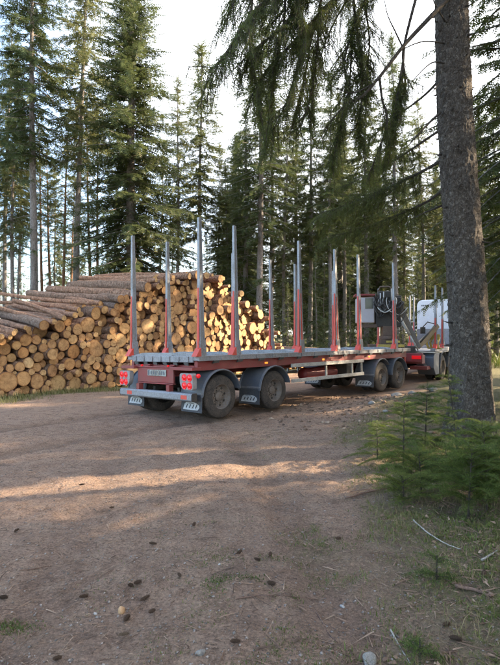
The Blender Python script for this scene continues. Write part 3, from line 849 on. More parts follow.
LIMBS = [
 # route, base radius, side branchlets per metre, hanging length, bare share, spread
 ([(455,-60,7.8),(410,-75,7.2),(350,-60,6.6),(290,-20,6.2),(250,15,6.0),(226,52,5.9),(208,72,5.9)], 0.045, 15, 0.62, 0.22, 0.62),
 ([(455,-30,7.8),(400,-45,7.0),(345,-12,6.5),(300,35,6.3),(268,68,6.2),(250,98,6.1)], 0.04, 15, 0.62, 0.3, 0.55),
 ([(458,-80,7.8),(400,-110,7.4),(340,-95,7.0),(280,-60,6.6),(245,-30,6.4),(232,5,6.3)], 0.045, 14, 0.65, 0.2, 0.65),
 ([(450,-4,7.7),(425,22,7.2),(404,45,6.9),(380,76,6.7),(362,96,6.6),(346,104,6.6),(325,128,6.6)], 0.036, 5, 0.40, 0.66, 0.4),
 ([(456,-40,7.8),(430,-45,7.4),(416,0,7.1),(405,44,7.0),(404,62,6.9),(406,85,6.9),(398,112,6.9),(392,140,6.9)], 0.026, 9, 0.55, 0.6, 0.34),
 ([(380,76,6.7),(383,100,6.7),(388,120,6.7),(380,146,6.7),(371,170,6.7)], 0.016, 5, 0.45, 0.25, 0.3),
 ([(455,-50,7.8),(420,-60,7.6),(385,-30,7.3),(365,0,7.2),(352,34,7.1),(345,62,7.0),(350,96,7.0)], 0.035, 15, 0.60, 0.35, 0.45),
 ([(441,112,7.8),(430,122,7.5),(416,137,7.2),(409,145,7.0)], 0.022, 6, 0.2, 0.9, 0.2),
 ([(300,-70,6.0),(296,-20,6.0),(303,30,6.0),(296,70,6.0),(285,105,6.0),(272,132,6.1)], 0.02, 15, 0.52, 0.1, 0.4),
 ([(352,-40,6.9),(356,20,6.9),(362,60,6.9),(362,100,6.95),(356,128,7.0)], 0.02, 13, 0.5, 0.15, 0.38),
 ([(456,-70,8.0),(430,-90,8.6),(395,-60,9.2),(360,-20,9.7),(330,30,10.0),(318,70,10.2)], 0.04, 9, 0.6, 0.3, 0.6),
 ([(456,-90,7.9),(400,-120,7.0),(350,-90,6.4),(315,-30,6.2),(288,20,6.1),(262,42,6.0),(240,62,6.0)], 0.04, 14, 0.7, 0.3, 0.6),
 ([(330,-60,6.4),(322,-10,6.4),(318,40,6.5),(312,90,6.5),(300,130,6.6)], 0.02, 13, 0.55, 0.1, 0.45),
 ([(258,-50,6.2),(252,0,6.1),(250,50,6.1),(258,90,6.1),(262,120,6.1)], 0.02, 14, 0.5, 0.1, 0.4),
 ([(284,-64,6.6),(285,10,6.25),(278,50,6.2),(272,90,6.2),(268,125,6.2),(264,142,6.2)], 0.018, 15, 0.45, 0.05, 0.34),
 ([(312,20,6.35),(308,60,6.4),(300,95,6.4),(293,120,6.4)], 0.018, 15, 0.45, 0.05, 0.34),
 ([(404,60,6.9),(398,95,6.9),(392,130,6.9),(388,150,6.9)], 0.016, 16, 0.45, 0.1, 0.26),
 ([(345,100,6.8),(340,130,6.8),(334,155,6.8)], 0.014, 14, 0.4, 0.05, 0.3),
 ([(456,-60,8.2),(425,-70,9.2),(380,-50,9.8),(345,-15,10.2),(320,20,10.4),(300,60,10.5)], 0.03, 10, 0.5, 0.3, 0.7),
 ([(456,60,8.0),(430,90,8.4),(405,110,8.8),(385,125,9.2),(370,140,9.4)], 0.025, 9, 0.45, 0.45, 0.5),
 ([(456,180,8.1),(430,200,8.8),(405,212,9.4),(380,222,9.9),(350,232,10.2),(330,236,10.4)], 0.025, 13, 0.28, 0.25, 0.7),
 ([(352,34,7.1),(351,70,6.95),(346,105,6.9),(338,140,6.95),(332,165,7.0)], 0.014, 14, 0.42, 0.05, 0.34),
 ([(405,46,7.0),(402,85,7.0),(394,120,7.0),(388,150,7.0),(384,168,7.0)], 0.014, 16, 0.42, 0.05, 0.30),
 ([(365,0,7.2),(370,40,7.05),(366,80,7.0),(360,115,7.0),(362,145,7.0)], 0.014, 14, 0.45, 0.05, 0.34),
 # a lower, greener bough reaching across behind
 ([(456,150,8.0),(432,166,8.6),(400,182,9.2),(368,196,9.6),(340,207,9.9),(318,214,10.0)], 0.03, 15, 0.30, 0.25, 0.75),
 ([(455,120,8.0),(425,140,9.0),(395,160,9.8),(365,176,10.4),(345,186,10.8)], 0.025, 12, 0.35, 0.3, 0.65),
]
for L_ in LIMBS:
    limb(L_[0], L_[1], L_[2]*1.9, L_[3]*0.62, L_[4], L_[5]*1.5)
# bare curved twigs against the sky
for rt in ([(445,42,7.7),(425,40,7.4),(404,48,7.2),(390,60,7.0)], [(445,62,7.7),(432,62,7.5),(415,78,7.3),(406,92,7.2)], [(446,20,7.7),(436,2,7.4),(430,-12,7.2)],
           [(404,47,6.9),(396,30,6.9),(388,12,6.9),(384,-10,6.9)], [(372,84,6.7),(352,92,6.6),(330,84,6.5)], [(444,76,7.7),(436,88,7.5),(424,100,7.4)]):
    limb(rt, 0.011, 0, 0.1, 1.1, 0.1, False)
lbo = lb.build('limb', 'twig_bark', big, smooth=True, fix=False)
lbo['kind'] = 'stuff'
sh = link('boughs', lv.mesh('boughs', 'needles_near', T_TWIG), big)
sh['kind'] = 'stuff'
# the rest of its crown above the frame
co = link('crown', PROTO['spruce_full'][0][1], big); co.location = (-0.35, 0.1, 8.3); co.scale = (0.85, 0.85, 0.75)
to = link('upper_trunk', PROTO['spruce_full'][0][0], big); to.location = (-0.36, 0.08, 8.0); to.scale = (0.8, 0.8, 0.7)

# ------------------------------------------------------------------ log pile
PB = Vector((-6.9, 13.8, 0)); PU = Vector((0.616, 0.788, 0)); PA = Vector((-0.788, 0.616, 0))   # face base, along the face, along the logs
prof_u = [-0.7, 0.0, 0.9, 2.0, 3.2, 4.3, 5.0, 6.0, 7.9, 9.2, 10.4, 12.0, 13.3, 14.1]
prof_v = [1.65, 1.80, 2.10, 2.40, 2.85, 3.20, 3.62, 4.05, 4.35, 4.25, 3.75, 2.95, 1.6, 0.4]
def pack(prof_u, prof_v, seed, mean, lo, hi, nmax):
    r = np.random.default_rng(seed)
    C = np.zeros((0, 3)); fails = 0
    u0, u1 = prof_u[0], prof_u[-1]
    while fails < 14 and len(C) < nmax:
        rad = float(np.clip(r.lognormal(math.log(mean), 0.40), lo, hi))
        cand = [np.stack([r.uniform(u0+rad, u1-rad, 40), np.full(40, rad)], 1)]
        if len(C):
            Call = C; C = C[-300:]
            R1 = C[:,2] + rad
            dx = np.sqrt(np.maximum(R1**2 - (rad-C[:,1])**2, 0)); ok = np.abs(rad-C[:,1]) < R1
            cand.append(np.stack([C[ok,0]+dx[ok], np.full(ok.sum(), rad)], 1)); cand.append(np.stack([C[ok,0]-dx[ok], np.full(ok.sum(), rad)], 1))
            d = np.hypot(C[:,None,0]-C[None,:,0], C[:,None,1]-C[None,:,1])
            i, j = np.where((d < R1[:,None]+R1[None,:]) & (d > 1e-6)); k = i < j; i, j = i[k], j[k]
            dd = d[i,j]; a = (R1[i]**2 - R1[j]**2 + dd**2)/(2*dd); h = np.sqrt(np.maximum(R1[i]**2 - a**2, 0))
            ex = (C[j,0]-C[i,0])/dd; ey = (C[j,1]-C[i,1])/dd
            px = C[i,0]+a*ex; py = C[i,1]+a*ey
            for s_ in (-1, 1):
                cand.append(np.stack([px - s_*h*ey, py + s_*h*ex], 1))
            C = Call
        Q = np.concatenate(cand)
        Q = Q[(Q[:,1] >= rad-1e-6) & (Q[:,0] > u0+rad) & (Q[:,0] < u1-rad)]
        Q = Q[Q[:,1]+rad <= np.interp(Q[:,0], prof_u, prof_v)]
        Q = Q[np.argsort(Q[:,1] + r.uniform(0, 0.10, len(Q)))]
        q = None
        for c0 in range(0, len(Q), 200):                       # lowest free resting place
            B_ = Q[c0:c0+200]
            if len(C):
                dd = np.hypot(B_[:,None,0]-C[None,:,0], B_[:,None,1]-C[None,:,1])
                B_ = B_[(dd >= (C[None,:,2]+rad)*0.985).all(1)]
            if len(B_): q = B_[0]; break
        if q is None: fails += 1; continue
        C = np.vstack([C, [q[0], q[1], rad]]); fails = 0
    return C
LOGS = pack(prof_u, prof_v, 4, 0.127, 0.068, 0.27, 820)

def make_log(p, ax, rad, L, seed):
    """one log: bark as the object, its sawn face as a child; front centre p, running along ax"""
    r = random.Random(seed)
    ns_ = 16; qs = (0, 0.012, 0.05, 0.12, 0.2, 0.29, 0.38, 0.48, 0.58, 0.68, 0.78, 0.89, 1.0); nl = len(qs)
    lump = [(r.random(), r.uniform(0,6.28), r.uniform(.08,.2)) for _ in range(7)]
    ph = [r.uniform(0,6.28) for _ in range(4)]
    flare = 0.10 if r.random() < 0.3 else 0.0
    ov = r.uniform(0.0, 0.07) + (0.06 if r.random() < .15 else 0)
    ax = Vector(ax).normalized()
    s1 = ax.orthogonal().normalized(); s2 = ax.cross(s1)
    bend = r.uniform(-.055,.055); tap = r.uniform(.72,.9)
    def rr(th, q, wob=True):
        v = 1 + ov*math.cos(2*th+ph[0]) + 0.025*math.sin(3*th+ph[1]) + 0.02*math.sin(5*th+ph[2])
        v *= (1-(1-tap)*q)*(1 + flare*math.exp(-q*14))
        return rad*v
    rows = []
    tx, ty = r.uniform(-.09,.09), r.uniform(-.09,.09)
    vs, fs = [], []
    for i in range(nl):
        q = qs[i]
        for k in range(ns_):
            th = 2*math.pi*k/ns_
            x = rr(th, q); x *= 1 + (r.uniform(-.04,.04) if i > 0 else 0)
            if i > 1:
                for (lq, lt, la) in lump: x *= 1 + la*math.exp(-((q-lq)*22)**2)*max(0, math.cos(th-lt))**6
            if i == 0: x *= 0.965
            a, b_ = x*math.cos(th), x*math.sin(th)
            zz_ = q*L + (a*tx + b_*ty)*(1-q)
            vs.append((s1*a + s2*b_ + ax*zz_ + s1*(bend*L*q*(1-q)*2))[:])
    for i in range(nl-1):
        for k in range(ns_):
            k2 = (k+1) % ns_
            fs.append((i*ns_+k, i*ns_+k2, (i+1)*ns_+k2, (i+1)*ns_+k))
    fs.append(tuple((nl-1)*ns_+k for k in range(ns_)))
    # branch stubs
    me = bpy.data.meshes.new('log'); me.from_pydata(vs, [], fs)
    me.materials.append(M['bark_log']); me.materials.append(M['sawn_wood'])
    sm = [True]*len(fs); sm[-1] = False
    me.polygons.foreach_set('use_smooth', sm); me.polygons[-1].material_index = 1
    me.update()
    o = link('log', me); o.location = p
    # sawn face in its own frame (local z = log axis) for the rings
    cf = bpy.data.meshes.new('sawn_face')
    cv = [(0, 0, -0.004)]; ff = []
    for rg_ in (0.45, 0.88, 1.0):
        for k in range(ns_):
            th = 2*math.pi*k/ns_
            x = rr(th, 0)*0.968*rg_; a, b_ = x*math.cos(th), x*math.sin(th)
            cv.append((a, b_, a*tx + b_*ty - 0.003 + (r.uniform(-.004,.004) if rg_ < 1 else 0)))
    for k in range(ns_):
        k2 = (k+1) % ns_
        ff.append((0, 1+k2, 1+k)); ff.append((1+k, 1+k2, 1+ns_+k2, 1+ns_+k)); ff.append((1+ns_+k, 1+ns_+k2, 1+2*ns_+k2, 1+2*ns_+k))
    cf.from_pydata(cv, [], ff); cf.materials.append(M['sawn_wood']); cf.update()
    at2 = cf.attributes.new('rim', 'FLOAT', 'POINT'); at2.data.foreach_set('value', [0.0]+[0.45]*ns_+[0.88]*ns_+[1.0]*ns_)
    c_ = link('sawn_face', cf, o)
    mt = Matrix((s1, s2, ax)).transposed().to_4x4()
    c_.matrix_local = mt
    return o

log_recs = []
for i, (u, v_, rad) in enumerate(LOGS):
    top = float(np.interp(u, prof_u, prof_v))
    maxt = float(np.interp(u, [-2, 1, 3, 5, 8], [9.5, 9.0, 5.5, 2.4, 1.0]))
    edge_ = max(0.0, 1-(top-v_)/0.6)                 # loose logs lie less orderly on top
    tilt = R(maxt*(max(0, v_-0.5)/max(top-0.5, .3)) + random.uniform(-.8,.8)*(1+3.0*edge_))
    yaw = R(random.uniform(-3.5,3.5)*(1+2.4*edge_))
    ax = PA*math.cos(yaw) + PU*math.sin(yaw)
    ax = ax*math.cos(tilt) + Vector((0,0,1))*math.sin(tilt)
    off = random.gauss(0, 0.10) + edge_*random.gauss(-0.2, 0.45) - (0.15 if random.random() < .12 else 0) + 0.12*v_
    p = PB + PU*u + PA*off + Vector((0, 0, v_ + 0.02))
    L_ = random.uniform(3.6, 5.4)
    o = make_log(p, ax, rad, L_, i)
    log_recs.append((o, p.copy(), rad, v_/max(top, .3), v_ - rad < 0.03))
# a smaller, lower pile farther along the track
LOG2 = pack([0, 0.3, 1.6, 3.0, 3.4], [0.5, 1.3, 1.45, 1.2, 0.3], 9, 0.15, 0.10, 0.24, 26)
rec2 = []
for i, (u, v_, rad) in enumerate(LOG2):
    p = PB + PU*(14.7+u) + PA*random.gauss(0.2, .12) + Vector((0,0,v_+0.02))
    o = make_log(p, PA*1.0 + Vector((0,0,random.uniform(-.01,.03))), rad, 4.0, 900+i)
    rec2.append((o, p.copy(), rad, v_/1.3, v_-rad < .03))

# the logs that show smallest, past the first few hundred, stay together as one mass
log_recs.sort(key=lambda q: -q[2]/q[1].y)
KEEP = 285
rest, log_recs = log_recs[KEEP:], log_recs[:KEEP]
if rest:
    vs, fs, mi = [], [], []
    for (o, p, rad, q, bt_) in rest:
        for ob, mx in ((o, Matrix.Translation(p)), (o.children[0], Matrix.Translation(p) @ o.children[0].matrix_basis)):
            n0 = len(vs); me = ob.data
            vs += [(mx @ v.co)[:] for v in me.vertices]
            for f in me.polygons:
                fs.append(tuple(n0+i for i in f.vertices)); mi.append(1 if ob is not o else f.material_index)
        bpy.data.objects.remove(o.children[0]); bpy.data.objects.remove(o)
    me = bpy.data.meshes.new('thin_logs'); me.from_pydata(vs, [], fs); me.materials.append(M['bark_log']); me.materials.append(M['sawn_wood'])
    me.polygons.foreach_set('material_index', mi); me.update()
    at2 = me.attributes.new('rim', 'FLOAT', 'POINT'); at2.data.foreach_set('value', [0.6]*len(vs))
    tag(link('thin_logs', me), 'thin logs wedged between the thicker ones of the pile', 'logs', None, 'stuff')
def label_logs(recs, small):
    bk = {}
    for (o, p, rad, q, bottom) in recs:
        px, py = pix(p)
        size = 'thin' if rad < 0.14 else ('medium' if rad < 0.19 else ('thick' if rad < 0.25 else 'very thick'))
        tier = 'in the bottom row' if bottom else ('low' if q < 0.35 else ('at mid height' if q < 0.65 else ('high' if q < .85 else 'along the top')))
        if small: zone = 'in the small pile'
        else:
            zone = ('by the left edge' if px < 45 else 'left of the rear lamps' if px < 90 else 'left of the trailer' if px < 134 else 'between the left stakes' if px < 168 else
                'left of the tallest stake' if px < 201 else 'between the right stakes' if px < 236 else 'past the second stake')
        bk.setdefault((size, tier, zone), []).append((px, o))
    for (size, tier, zone), lst in bk.items():
        lst.sort(key=lambda t_: t_[0])
        for i, (px, o) in enumerate(lst):
            if len(lst) == 1: lab = '%s log with pale sawn end %s, %s' % (size, tier, zone)
            else: lab = '%s of the %s logs %s, %s' % (ordw[min(i,23)] + ('' if i == 0 else ' from left'), size, tier, zone)
            o['label'] = lab; o['category'] = 'log'
            o['group'] = 'logs in the small far pile' if small else 'logs stacked in the big pile'
label_logs(log_recs, False); label_logs(rec2, True)

# ------------------------------------------------------------------ vehicle parts
def wheel(parent, x, y_out, side, Rw=0.44, wd=0.27, rim=True, dish=0.11):
    """side = -1: the outer face looks to -y. y_out is the outer face"""
    s_ = side; b = MB()
    k = Rw/0.44
    prof = [(0.255*k,0.0),(0.30*k,-0.004),(0.37*k,0.006),(0.415*k,0.018),(0.433*k,0.034),(0.44*k,0.055)]
    ga = wd/5.0
    pr = list(prof)
    for i in range(1, 5):                                   # tread grooves
        yc = 0.055 + (wd-0.11)*i/5.0
        pr += [(0.44*k, yc-0.008), (0.427*k, yc-0.006), (0.427*k, yc+0.006), (0.44*k, yc+0.008)]
    pr += [(r0, wd - y0) for (r0, y0) in prof[::-1]]
    b.lathe_y([(r0, -s_*y0) for (r0, y0) in pr], (0, 0, 0), 44)
    o = b.build('wheel', 'tyre_rubber', parent, smooth=True)
    o.location = (x, y_out, Rw)
    md = o.modifiers.new('edges', 'EDGE_SPLIT'); md.split_angle = R(38)
    o.rotation_euler = (0, random.uniform(0, 6.28), 0)
    if rim:
        b = MB()
        pr = [(0.262*k,-0.004),(0.268*k,0.006),(0.245*k,0.012),(0.238*k,0.03),(0.228*k,dish*0.75),(0.20*k,dish),(0.15*k,dish-0.008),(0.098*k,dish-0.005),(0.095*k,dish-0.035),(0.07*k,dish-0.05),(0.0,dish-0.052)]
        b.lathe_y([(r0, -s_*y0) for (r0, y0) in pr], (0,0,0), 36)
        rm = b.build('rim', 'rim_steel', o, smooth=True)
        md = rm.modifiers.new('edges', 'EDGE_SPLIT'); md.split_angle = R(35)
        b = MB()
        for q in range(8):                                  # hand holes
            t = 2*math.pi*q/8
            b.tube([(0.185*k*math.cos(t), -s_*(dish-0.02), 0.185*k*math.sin(t)), (0.185*k*math.cos(t), -s_*(dish-0.010), 0.185*k*math.sin(t))], 0.026*k, 8)
        hb = b.build('hand_hole', 'black_metal', o); hb['kind'] = 'stuff'
        b = MB()
        for q in range(10):
            t = 2*math.pi*(q+.5)/10
            b.tube([(0.132*k*math.cos(t), -s_*(dish-0.012), 0.132*k*math.sin(t)), (0.132*k*math.cos(t), -s_*(dish-0.045), 0.132*k*math.sin(t))], 0.012*k, 6)
        nb_ = b.build('wheel_nut', 'rim_steel', o); nb_['kind'] = 'stuff'
    return o

def mudguard(parent, x, y_in, y_out, Rg=0.525, zc=0.45, a0=18, a1=172, skirt=0.55, mat='guard_plastic'):
    """arched plastic guard with rolled edges and a straight rear skirt (rear = -x)"""
    b = MB(); n = 20
    y0, y1 = min(y_in, y_out), max(y_in, y_out)
    P = []
    for i in range(n+1):
        a = R(a0 + (a1-a0)*i/n)
        P.append((x + Rg*math.cos(a), zc + Rg*math.sin(a)))
    P.append((x - Rg - 0.008, zc + 0.02)); P.append((x - Rg - 0.015, skirt - 0.02))
    t_ = 0.016
    Q = []
    for i, (px, pz) in enumerate(P):
        d = Vector((px - x, 0, pz - zc)).normalized() if i <= n else Vector((-1, 0, 0))
        Q.append((px + d.x*t_, pz + d.z*t_))
    m_ = len(P)
    ys = [(y0, 0.0), (y0+0.03, 0.018), (y0+0.045, 0.0), (y1-0.045, 0.0), (y1-0.03, 0.018), (y1, 0.0), ]
    vs = []; fs = []
    for j, (yy, bu) in enumerate(ys):
        for (px, pz), (qx, qz) in zip(P, Q):
            vs.append((qx + (qx-px)/t_*bu, yy, qz + (qz-pz)/t_*bu))
    for (yy, bu) in (ys[0], ys[-1]):
        for (px, pz) in P: vs.append((px, yy, pz))
    for j in range(len(ys)-1):
        for i in range(m_-1): fs.append((j*m_+i, j*m_+i+1, (j+1)*m_+i+1, (j+1)*m_+i))
    A, B_ = len(ys)*m_, (len(ys)+1)*m_
    L_ = (len(ys)-1)*m_
    for i in range(m_-1):
        fs.append((A+i, B_+i, B_+i+1, A+i+1)); fs.append((i, A+i, A+i+1, i+1)); fs.append((L_+i, L_+i+1, B_+i+1, B_+i))
    b.add(vs, fs)
    # lips on the open sides
    for yy in (y0, y1):
        b.tube([(qx, yy, qz) for (qx, qz) in Q], 0.014, 6)
    return b.build('mudguard', mat, parent, smooth=False, bevel=0)

def flap(parent, x, y0, y1, z0, z1, text_w=0.8):
    yc = (y0+y1)/2; h = z1-z0; w_ = (y1-y0)
    b = MB(); b.hexa([(x-0.015,y0,z0),(x+0.0,y0,z0),(x+0.0,y1,z0),(x-0.015,y1,z0),(x,y0,z1),(x+0.015,y0,z1),(x+0.015,y1,z1),(x,y1,z1)])
    o = b.build('mud_flap', 'flap_rubber', parent, bevel=0.004)
    # pale emblem: a wide plate of slanted strokes under an arched line
    b = MB()
    def q(u, v): return (x - 0.019 + 0.012*v, yc + w_*0.43*u*-1*-1, z0 + h*v)
    def poly(pts):
        vs = [q(u, v) for u, v in pts]; n = len(vs)
        vs2 = [(a-0.003, b_, c_) for a, b_, c_ in vs]
        b.add(vs + vs2, [tuple(range(n)), tuple(range(2*n-1, n-1, -1))] + [(i, (i+1) % n, n+(i+1) % n, n+i) for i in range(n)])
    poly([(0.92,0.13),(-0.72,0.13),(-0.93,0.28),(-0.88,0.40),(-0.62,0.50),(-0.30,0.55),(0.55,0.53),(0.74,0.44)])
    b.build('emblem', 'logo_white', o)
    b = MB()
    def q(u, v): return (x - 0.0235 + 0.012*v, yc + w_*0.43*u, z0 + h*v)
    for c0 in (0.50, 0.14, -0.22, -0.56):
        poly([(c0+0.10,0.24),(c0,0.22),(c0-0.16,0.42),(c0-0.07,0.44)])
    poly([(0.40,0.47),(-0.30,0.47),(-0.30,0.50),(0.40,0.50)])
    b.build('emblem_mark', 'flap_rubber', o)
    b = MB(); b.box(x-0.024, x+0.02, y0-0.005, y1+0.005, z1-0.012, z1+0.022)
    b.build('clamp_strip', 'galvanised', o)
    return o

def stake(parent, x, y, z0, z1, outer, red_h=1.5, base=0.112, foot=True):
    """tall bunk stake: tapering metal box with two raised edges, a red wedge on its rear face and a red foot"""
    b = MB()
    def tap(xa, xb, ya, yb, k):
        b.hexa([(x+xa,y+ya,z0),(x+xb,y+ya,z0),(x+xb,y+yb,z0),(x+xa,y+yb,z0),(x+xa*k,y+ya*k,z1),(x+xb*k,y+ya*k,z1),(x+xb*k,y+yb*k,z1),(x+xa*k,y+yb*k,z1)])
    h = base/2
    tap(-h, h, -0.042, 0.042, 0.55)
    tap(-h-0.006, -h+0.022, -0.052, 0.052, 0.56)
    tap(h-0.022, h+0.006, -0.052, 0.052, 0.56)
    o = b.build('stake', 'post_metal', parent, bevel=0.004)
    zt = z0 + red_h
    kk = 1 - 0.44*red_h/(z1-z0)
    b = MB()
    xr = -h - 0.010; xr2 = -h*kk - 0.010
    rw_ = 0.05 if red_h > 1.4 else 0.03
    b.hexa([(x+xr-rw_,y-0.030,z0),(x+xr,y-0.030,z0),(x+xr,y+0.030,z0),(x+xr-rw_,y+0.030,z0),
            (x+xr2-0.006,y-0.022,zt),(x+xr2,y-0.022,zt),(x+xr2,y+0.022,zt),(x+xr2-0.006,y+0.022,zt)])
    s_ = 1 if outer > 0 else -1
    ya, yb = sorted((y+s_*0.045, y+s_*0.056)); 
    if red_h > 1.4: b.hexa([(x-0.035,ya,z0),(x+0.02,ya,z0),(x+0.02,yb,z0),(x-0.035,yb,z0),(x-0.02,ya-s_*0.010,zt-0.1),(x+0.0,ya-s_*0.010,zt-0.1),(x+0.0,yb-s_*0.012,zt-0.1),(x-0.02,yb-s_*0.012,zt-0.1)])
    b.build('red_stripe', 'red_bright', o, bevel=0.003)
    if foot:
        b = MB()
        b.prism_y([(x-0.20,z0-0.02),(x-0.055,z0-0.02),(x-0.06,z0+0.16),(x-0.10,z0+0.13)], y-0.075, y+0.075)
        ft = b.build('stake_foot', 'red_bright', o, bevel=0.006)
        b = MB(); b.prism_y([(x-0.075,z0-0.02),(x+0.10,z0-0.02),(x+0.075,z0+0.30),(x-0.07,z0+0.30)], y-0.062, y+0.062)
        b.build('stake_socket', 'galvanised', o, bevel=0.006)
    return o

def lamp_cluster(parent, x, y0, y1, z0, z1):
    yc, zc = (y0+y1)/2, (z0+z1)/2; hw, hh = (y1-y0)/2, (z1-z0)/2
    s_ = 1 if yc > 0 else -1
    poly = []
    for (sy, sz, a) in ((1,1,0),(-1,1,90),(-1,-1,180),(1,-1,270)):
        rr = 0.05 if sy*s_ > 0 else (0.05 if sz > 0 else 0.17)
        for k in range(6):
            t = R(a + 90*k/5)
            poly.append((yc + sy*(hw-rr) + rr*math.cos(t), zc + sz*(hh-rr) + rr*math.sin(t)))
    b = MB(); b.prism_x(poly, x-0.02, x+0.09)
    o = b.build('tail_lamp', 'lamp_housing', parent, bevel=0.008)
    for i in (-1, 1):
        for j in (-1, 1):
            b = MB(); cy, cz = yc + s_*0.03 + i*0.078, zc + j*0.078
            n = 18; vs = []; fs = []
            for (r0, dx) in ((0.072,-0.021),(0.070,-0.032),(0.062,-0.036),(0.058,-0.030),(0.042,-0.030),(0.038,-0.038),(0.004,-0.040)):
                for k in range(n):
                    t = 2*math.pi*k/n; vs.append((x+dx, cy+r0*math.cos(t), cz+r0*math.sin(t)))
            for q in range(6):
                for k in range(n): fs.append((q*n+k, q*n+(k+1) % n, (q+1)*n+(k+1) % n, (q+1)*n+k))
            b.add(vs, fs)
            b.build('lens', 'lamp_red', o, smooth=True)
    return o

# ------------------------------------------------------------------ trailer
TR = empty('timber_trailer', (-1.80, 10.71, 0.015), R(47.5))
TR.rotation_euler = (R(-1.2), 0, R(47.5))
tag(TR, 'empty red timber trailer with tall grey and red stakes, parked beside the log pile', 'trailer')
b = MB()
for y in (-0.42, 0.42):
    b.box(-0.15, 9.15, y-0.075, y+0.075, 0.86, 0.885); b.box(-0.15, 9.15, y-0.075, y+0.075, 1.075, 1.10); b.box(-0.15, 9.15, y-0.012, y+0.012, 0.885, 1.075)
for x in (0.0, 1.3, 2.7, 4.0, 5.3, 6.6, 7.9, 9.05): b.box(x-0.05, x+0.05, -0.40, 0.40, 0.90, 1.06)
for y in (-1.08, 1.08): b.box(-0.08, 9.2, y-0.05, y+0.05, 0.985, 1.18)
for x in (-0.03, 1.0, 2.2, 3.3, 4.9, 6.15, 7.2, 8.4, 9.1): b.box(x-0.035, x+0.035, -1.01, 1.01, 1.0, 1.09)
b.build('chassis', 'red_paint', TR, bevel=0.006)
b = MB()
for y in (-1.13, 1.13): b.box(-0.12, 9.35, y-0.09, y+0.09, 1.185, 1.285)
b.box(-0.12, 0.05, -1.035, 1.035, 1.15, 1.282)
b.box(9.2, 9.35, -1.035, 1.035, 1.122, 1.282)
b.box(0.06, 9.19, -1.03, 1.03, 1.16, 1.19)
b.build('load_bed', 'galvanised', TR, bevel=0.008)
for k in range(13):                                           # black blocks put in for the shaded notches under the side rail
    b = MB(); x = 0.35 + k*0.7
    b.prism_y([(x-0.07,1.182),(x+0.09,1.182),(x+0.05,1.135),(x-0.10,1.125)], -1.235, -1.20)
    b.build('dark_notch', 'black_metal', TR)
for k in range(6):  # black blocks again, for the dark slots along the rear edge
    b = MB(); y = -0.85 + k*0.34
    b.prism_x([(y-0.06,1.147),(y+0.07,1.147),(y+0.04,1.10),(y-0.08,1.09)], -0.15, -0.125)
    b.build('dark_notch', 'black_metal', TR)
for x in [0.5 + 0.55*k for k in range(16)]:                    # welded ribs on the outside of the side rails
    for s_ in (-1, 1):
        b = MB(); y0, y1 = sorted((s_*1.2205, s_*1.238)); b.box(x-0.018, x+0.018, y0, y1, 1.195, 1.275)
        b.build('rail_rib', 'galvanised', TR, bevel=0.003)
for y in (-0.9, -0.6, -0.3, 0.0, 0.3, 0.6, 0.9):
    b = MB(); b.box(-0.138, -0.1205, y-0.018, y+0.018, 1.16, 1.272); b.build('rail_rib', 'galvanised', TR, bevel=0.003)
for z in (1.190, 1.278):
    b = MB(); b.box(-0.128, 9.34, -1.2235, -1.2205, z-0.008, z+0.004); b.build('rail_edge', 'post_metal', TR)
rb_ = random.Random(4); b = MB()                                # scraps of bark left on the bed
for k in range(420):
    x, y = rb_.uniform(-0.05, 9.1), rb_.uniform(-1.15, 1.15); zt = 1.288 if (abs(y) > 1.04 or x < 0.05) else 1.193
    L_, W_, a_ = rb_.uniform(.03,.16), rb_.uniform(.01,.03), rb_.uniform(0,3.14); c_, s_ = math.cos(a_), math.sin(a_)
    b.add([(x-c_*L_, y-s_*L_, zt), (x-s_*W_, y+c_*W_, zt+0.004), (x+c_*L_, y+s_*L_, zt+rb_.uniform(0,.02)), (x+s_*W_, y-c_*W_, zt+0.012)], [(0,1,2),(0,2,3)])
bd = b.build('bark_scraps', 'needle_litter', TR, fix=False); bd['kind'] = 'stuff'
POSTX = (0.0, 1.0, 3.3, 4.92, 6.15, 8.36)
for x in POSTX:
    b = MB(); b.prism_x([(-1.03,1.19),(1.03,1.19),(1.03,1.30),(0.7,1.345),(-0.7,1.345),(-1.03,1.30)], x-0.06, x+0.06)
    b.build('bunk_beam', 'galvanised', TR, bevel=0.006)
    for y in (-1.15, 1.15):
        stake(TR, x, y, 1.29, 4.05, y, 1.35 if x < 2 else 1.55)
b = MB()
b.box(-0.20, -0.155, -0.52, 0.72, 0.72, 1.03)
b.box(-0.215, -0.14, -0.52, 0.72, 1.035, 1.06); b.box(-0.215, -0.14, -0.52, 0.72, 0.69, 0.715)
for y in (-0.42, 0.62): b.box(-0.28, -0.16, y-0.05, y+0.05, 0.50, 0.685)
b.box(-0.30, -0.06, -1.22, -0.53, 1.0, 1.06); b.box(-0.30, -0.06, 0.73, 1.22, 1.0, 1.06)
b.build('rear_beam', 'red_paint', TR, bevel=0.006)
b = MB()
poly = [(-0.20,0.40),(-0.31,0.40),(-0.335,0.43),(-0.335,0.53),(-0.31,0.56),(-0.20,0.56)]
b.prism_y(poly, -1.22, 1.22); 
b.build('rear_bumper', 'galvanised', TR, bevel=0.008)
for y in (-1.235, 1.225):
    b = MB(); b.prism_y(poly, y, y+0.012); b.build('bumper_cap', 'black_metal', TR)
for k, y in enumerate((-1.0, 0.85)):
    b = MB(); b.box(-0.339, -0.336, y-0.09, y+0.09, 0.44, 0.52); b.build('bumper_reflector', 'red_bright', TR)
b = MB(); b.box(-0.219, -0.207, -0.30, 0.34, 0.86, 0.99)
pl = b.build('number_plate', 'plate_white', TR, bevel=0.003)
b = MB()
b.box(-0.222, -0.2195, 0.27, 0.32, 0.875, 0.975)
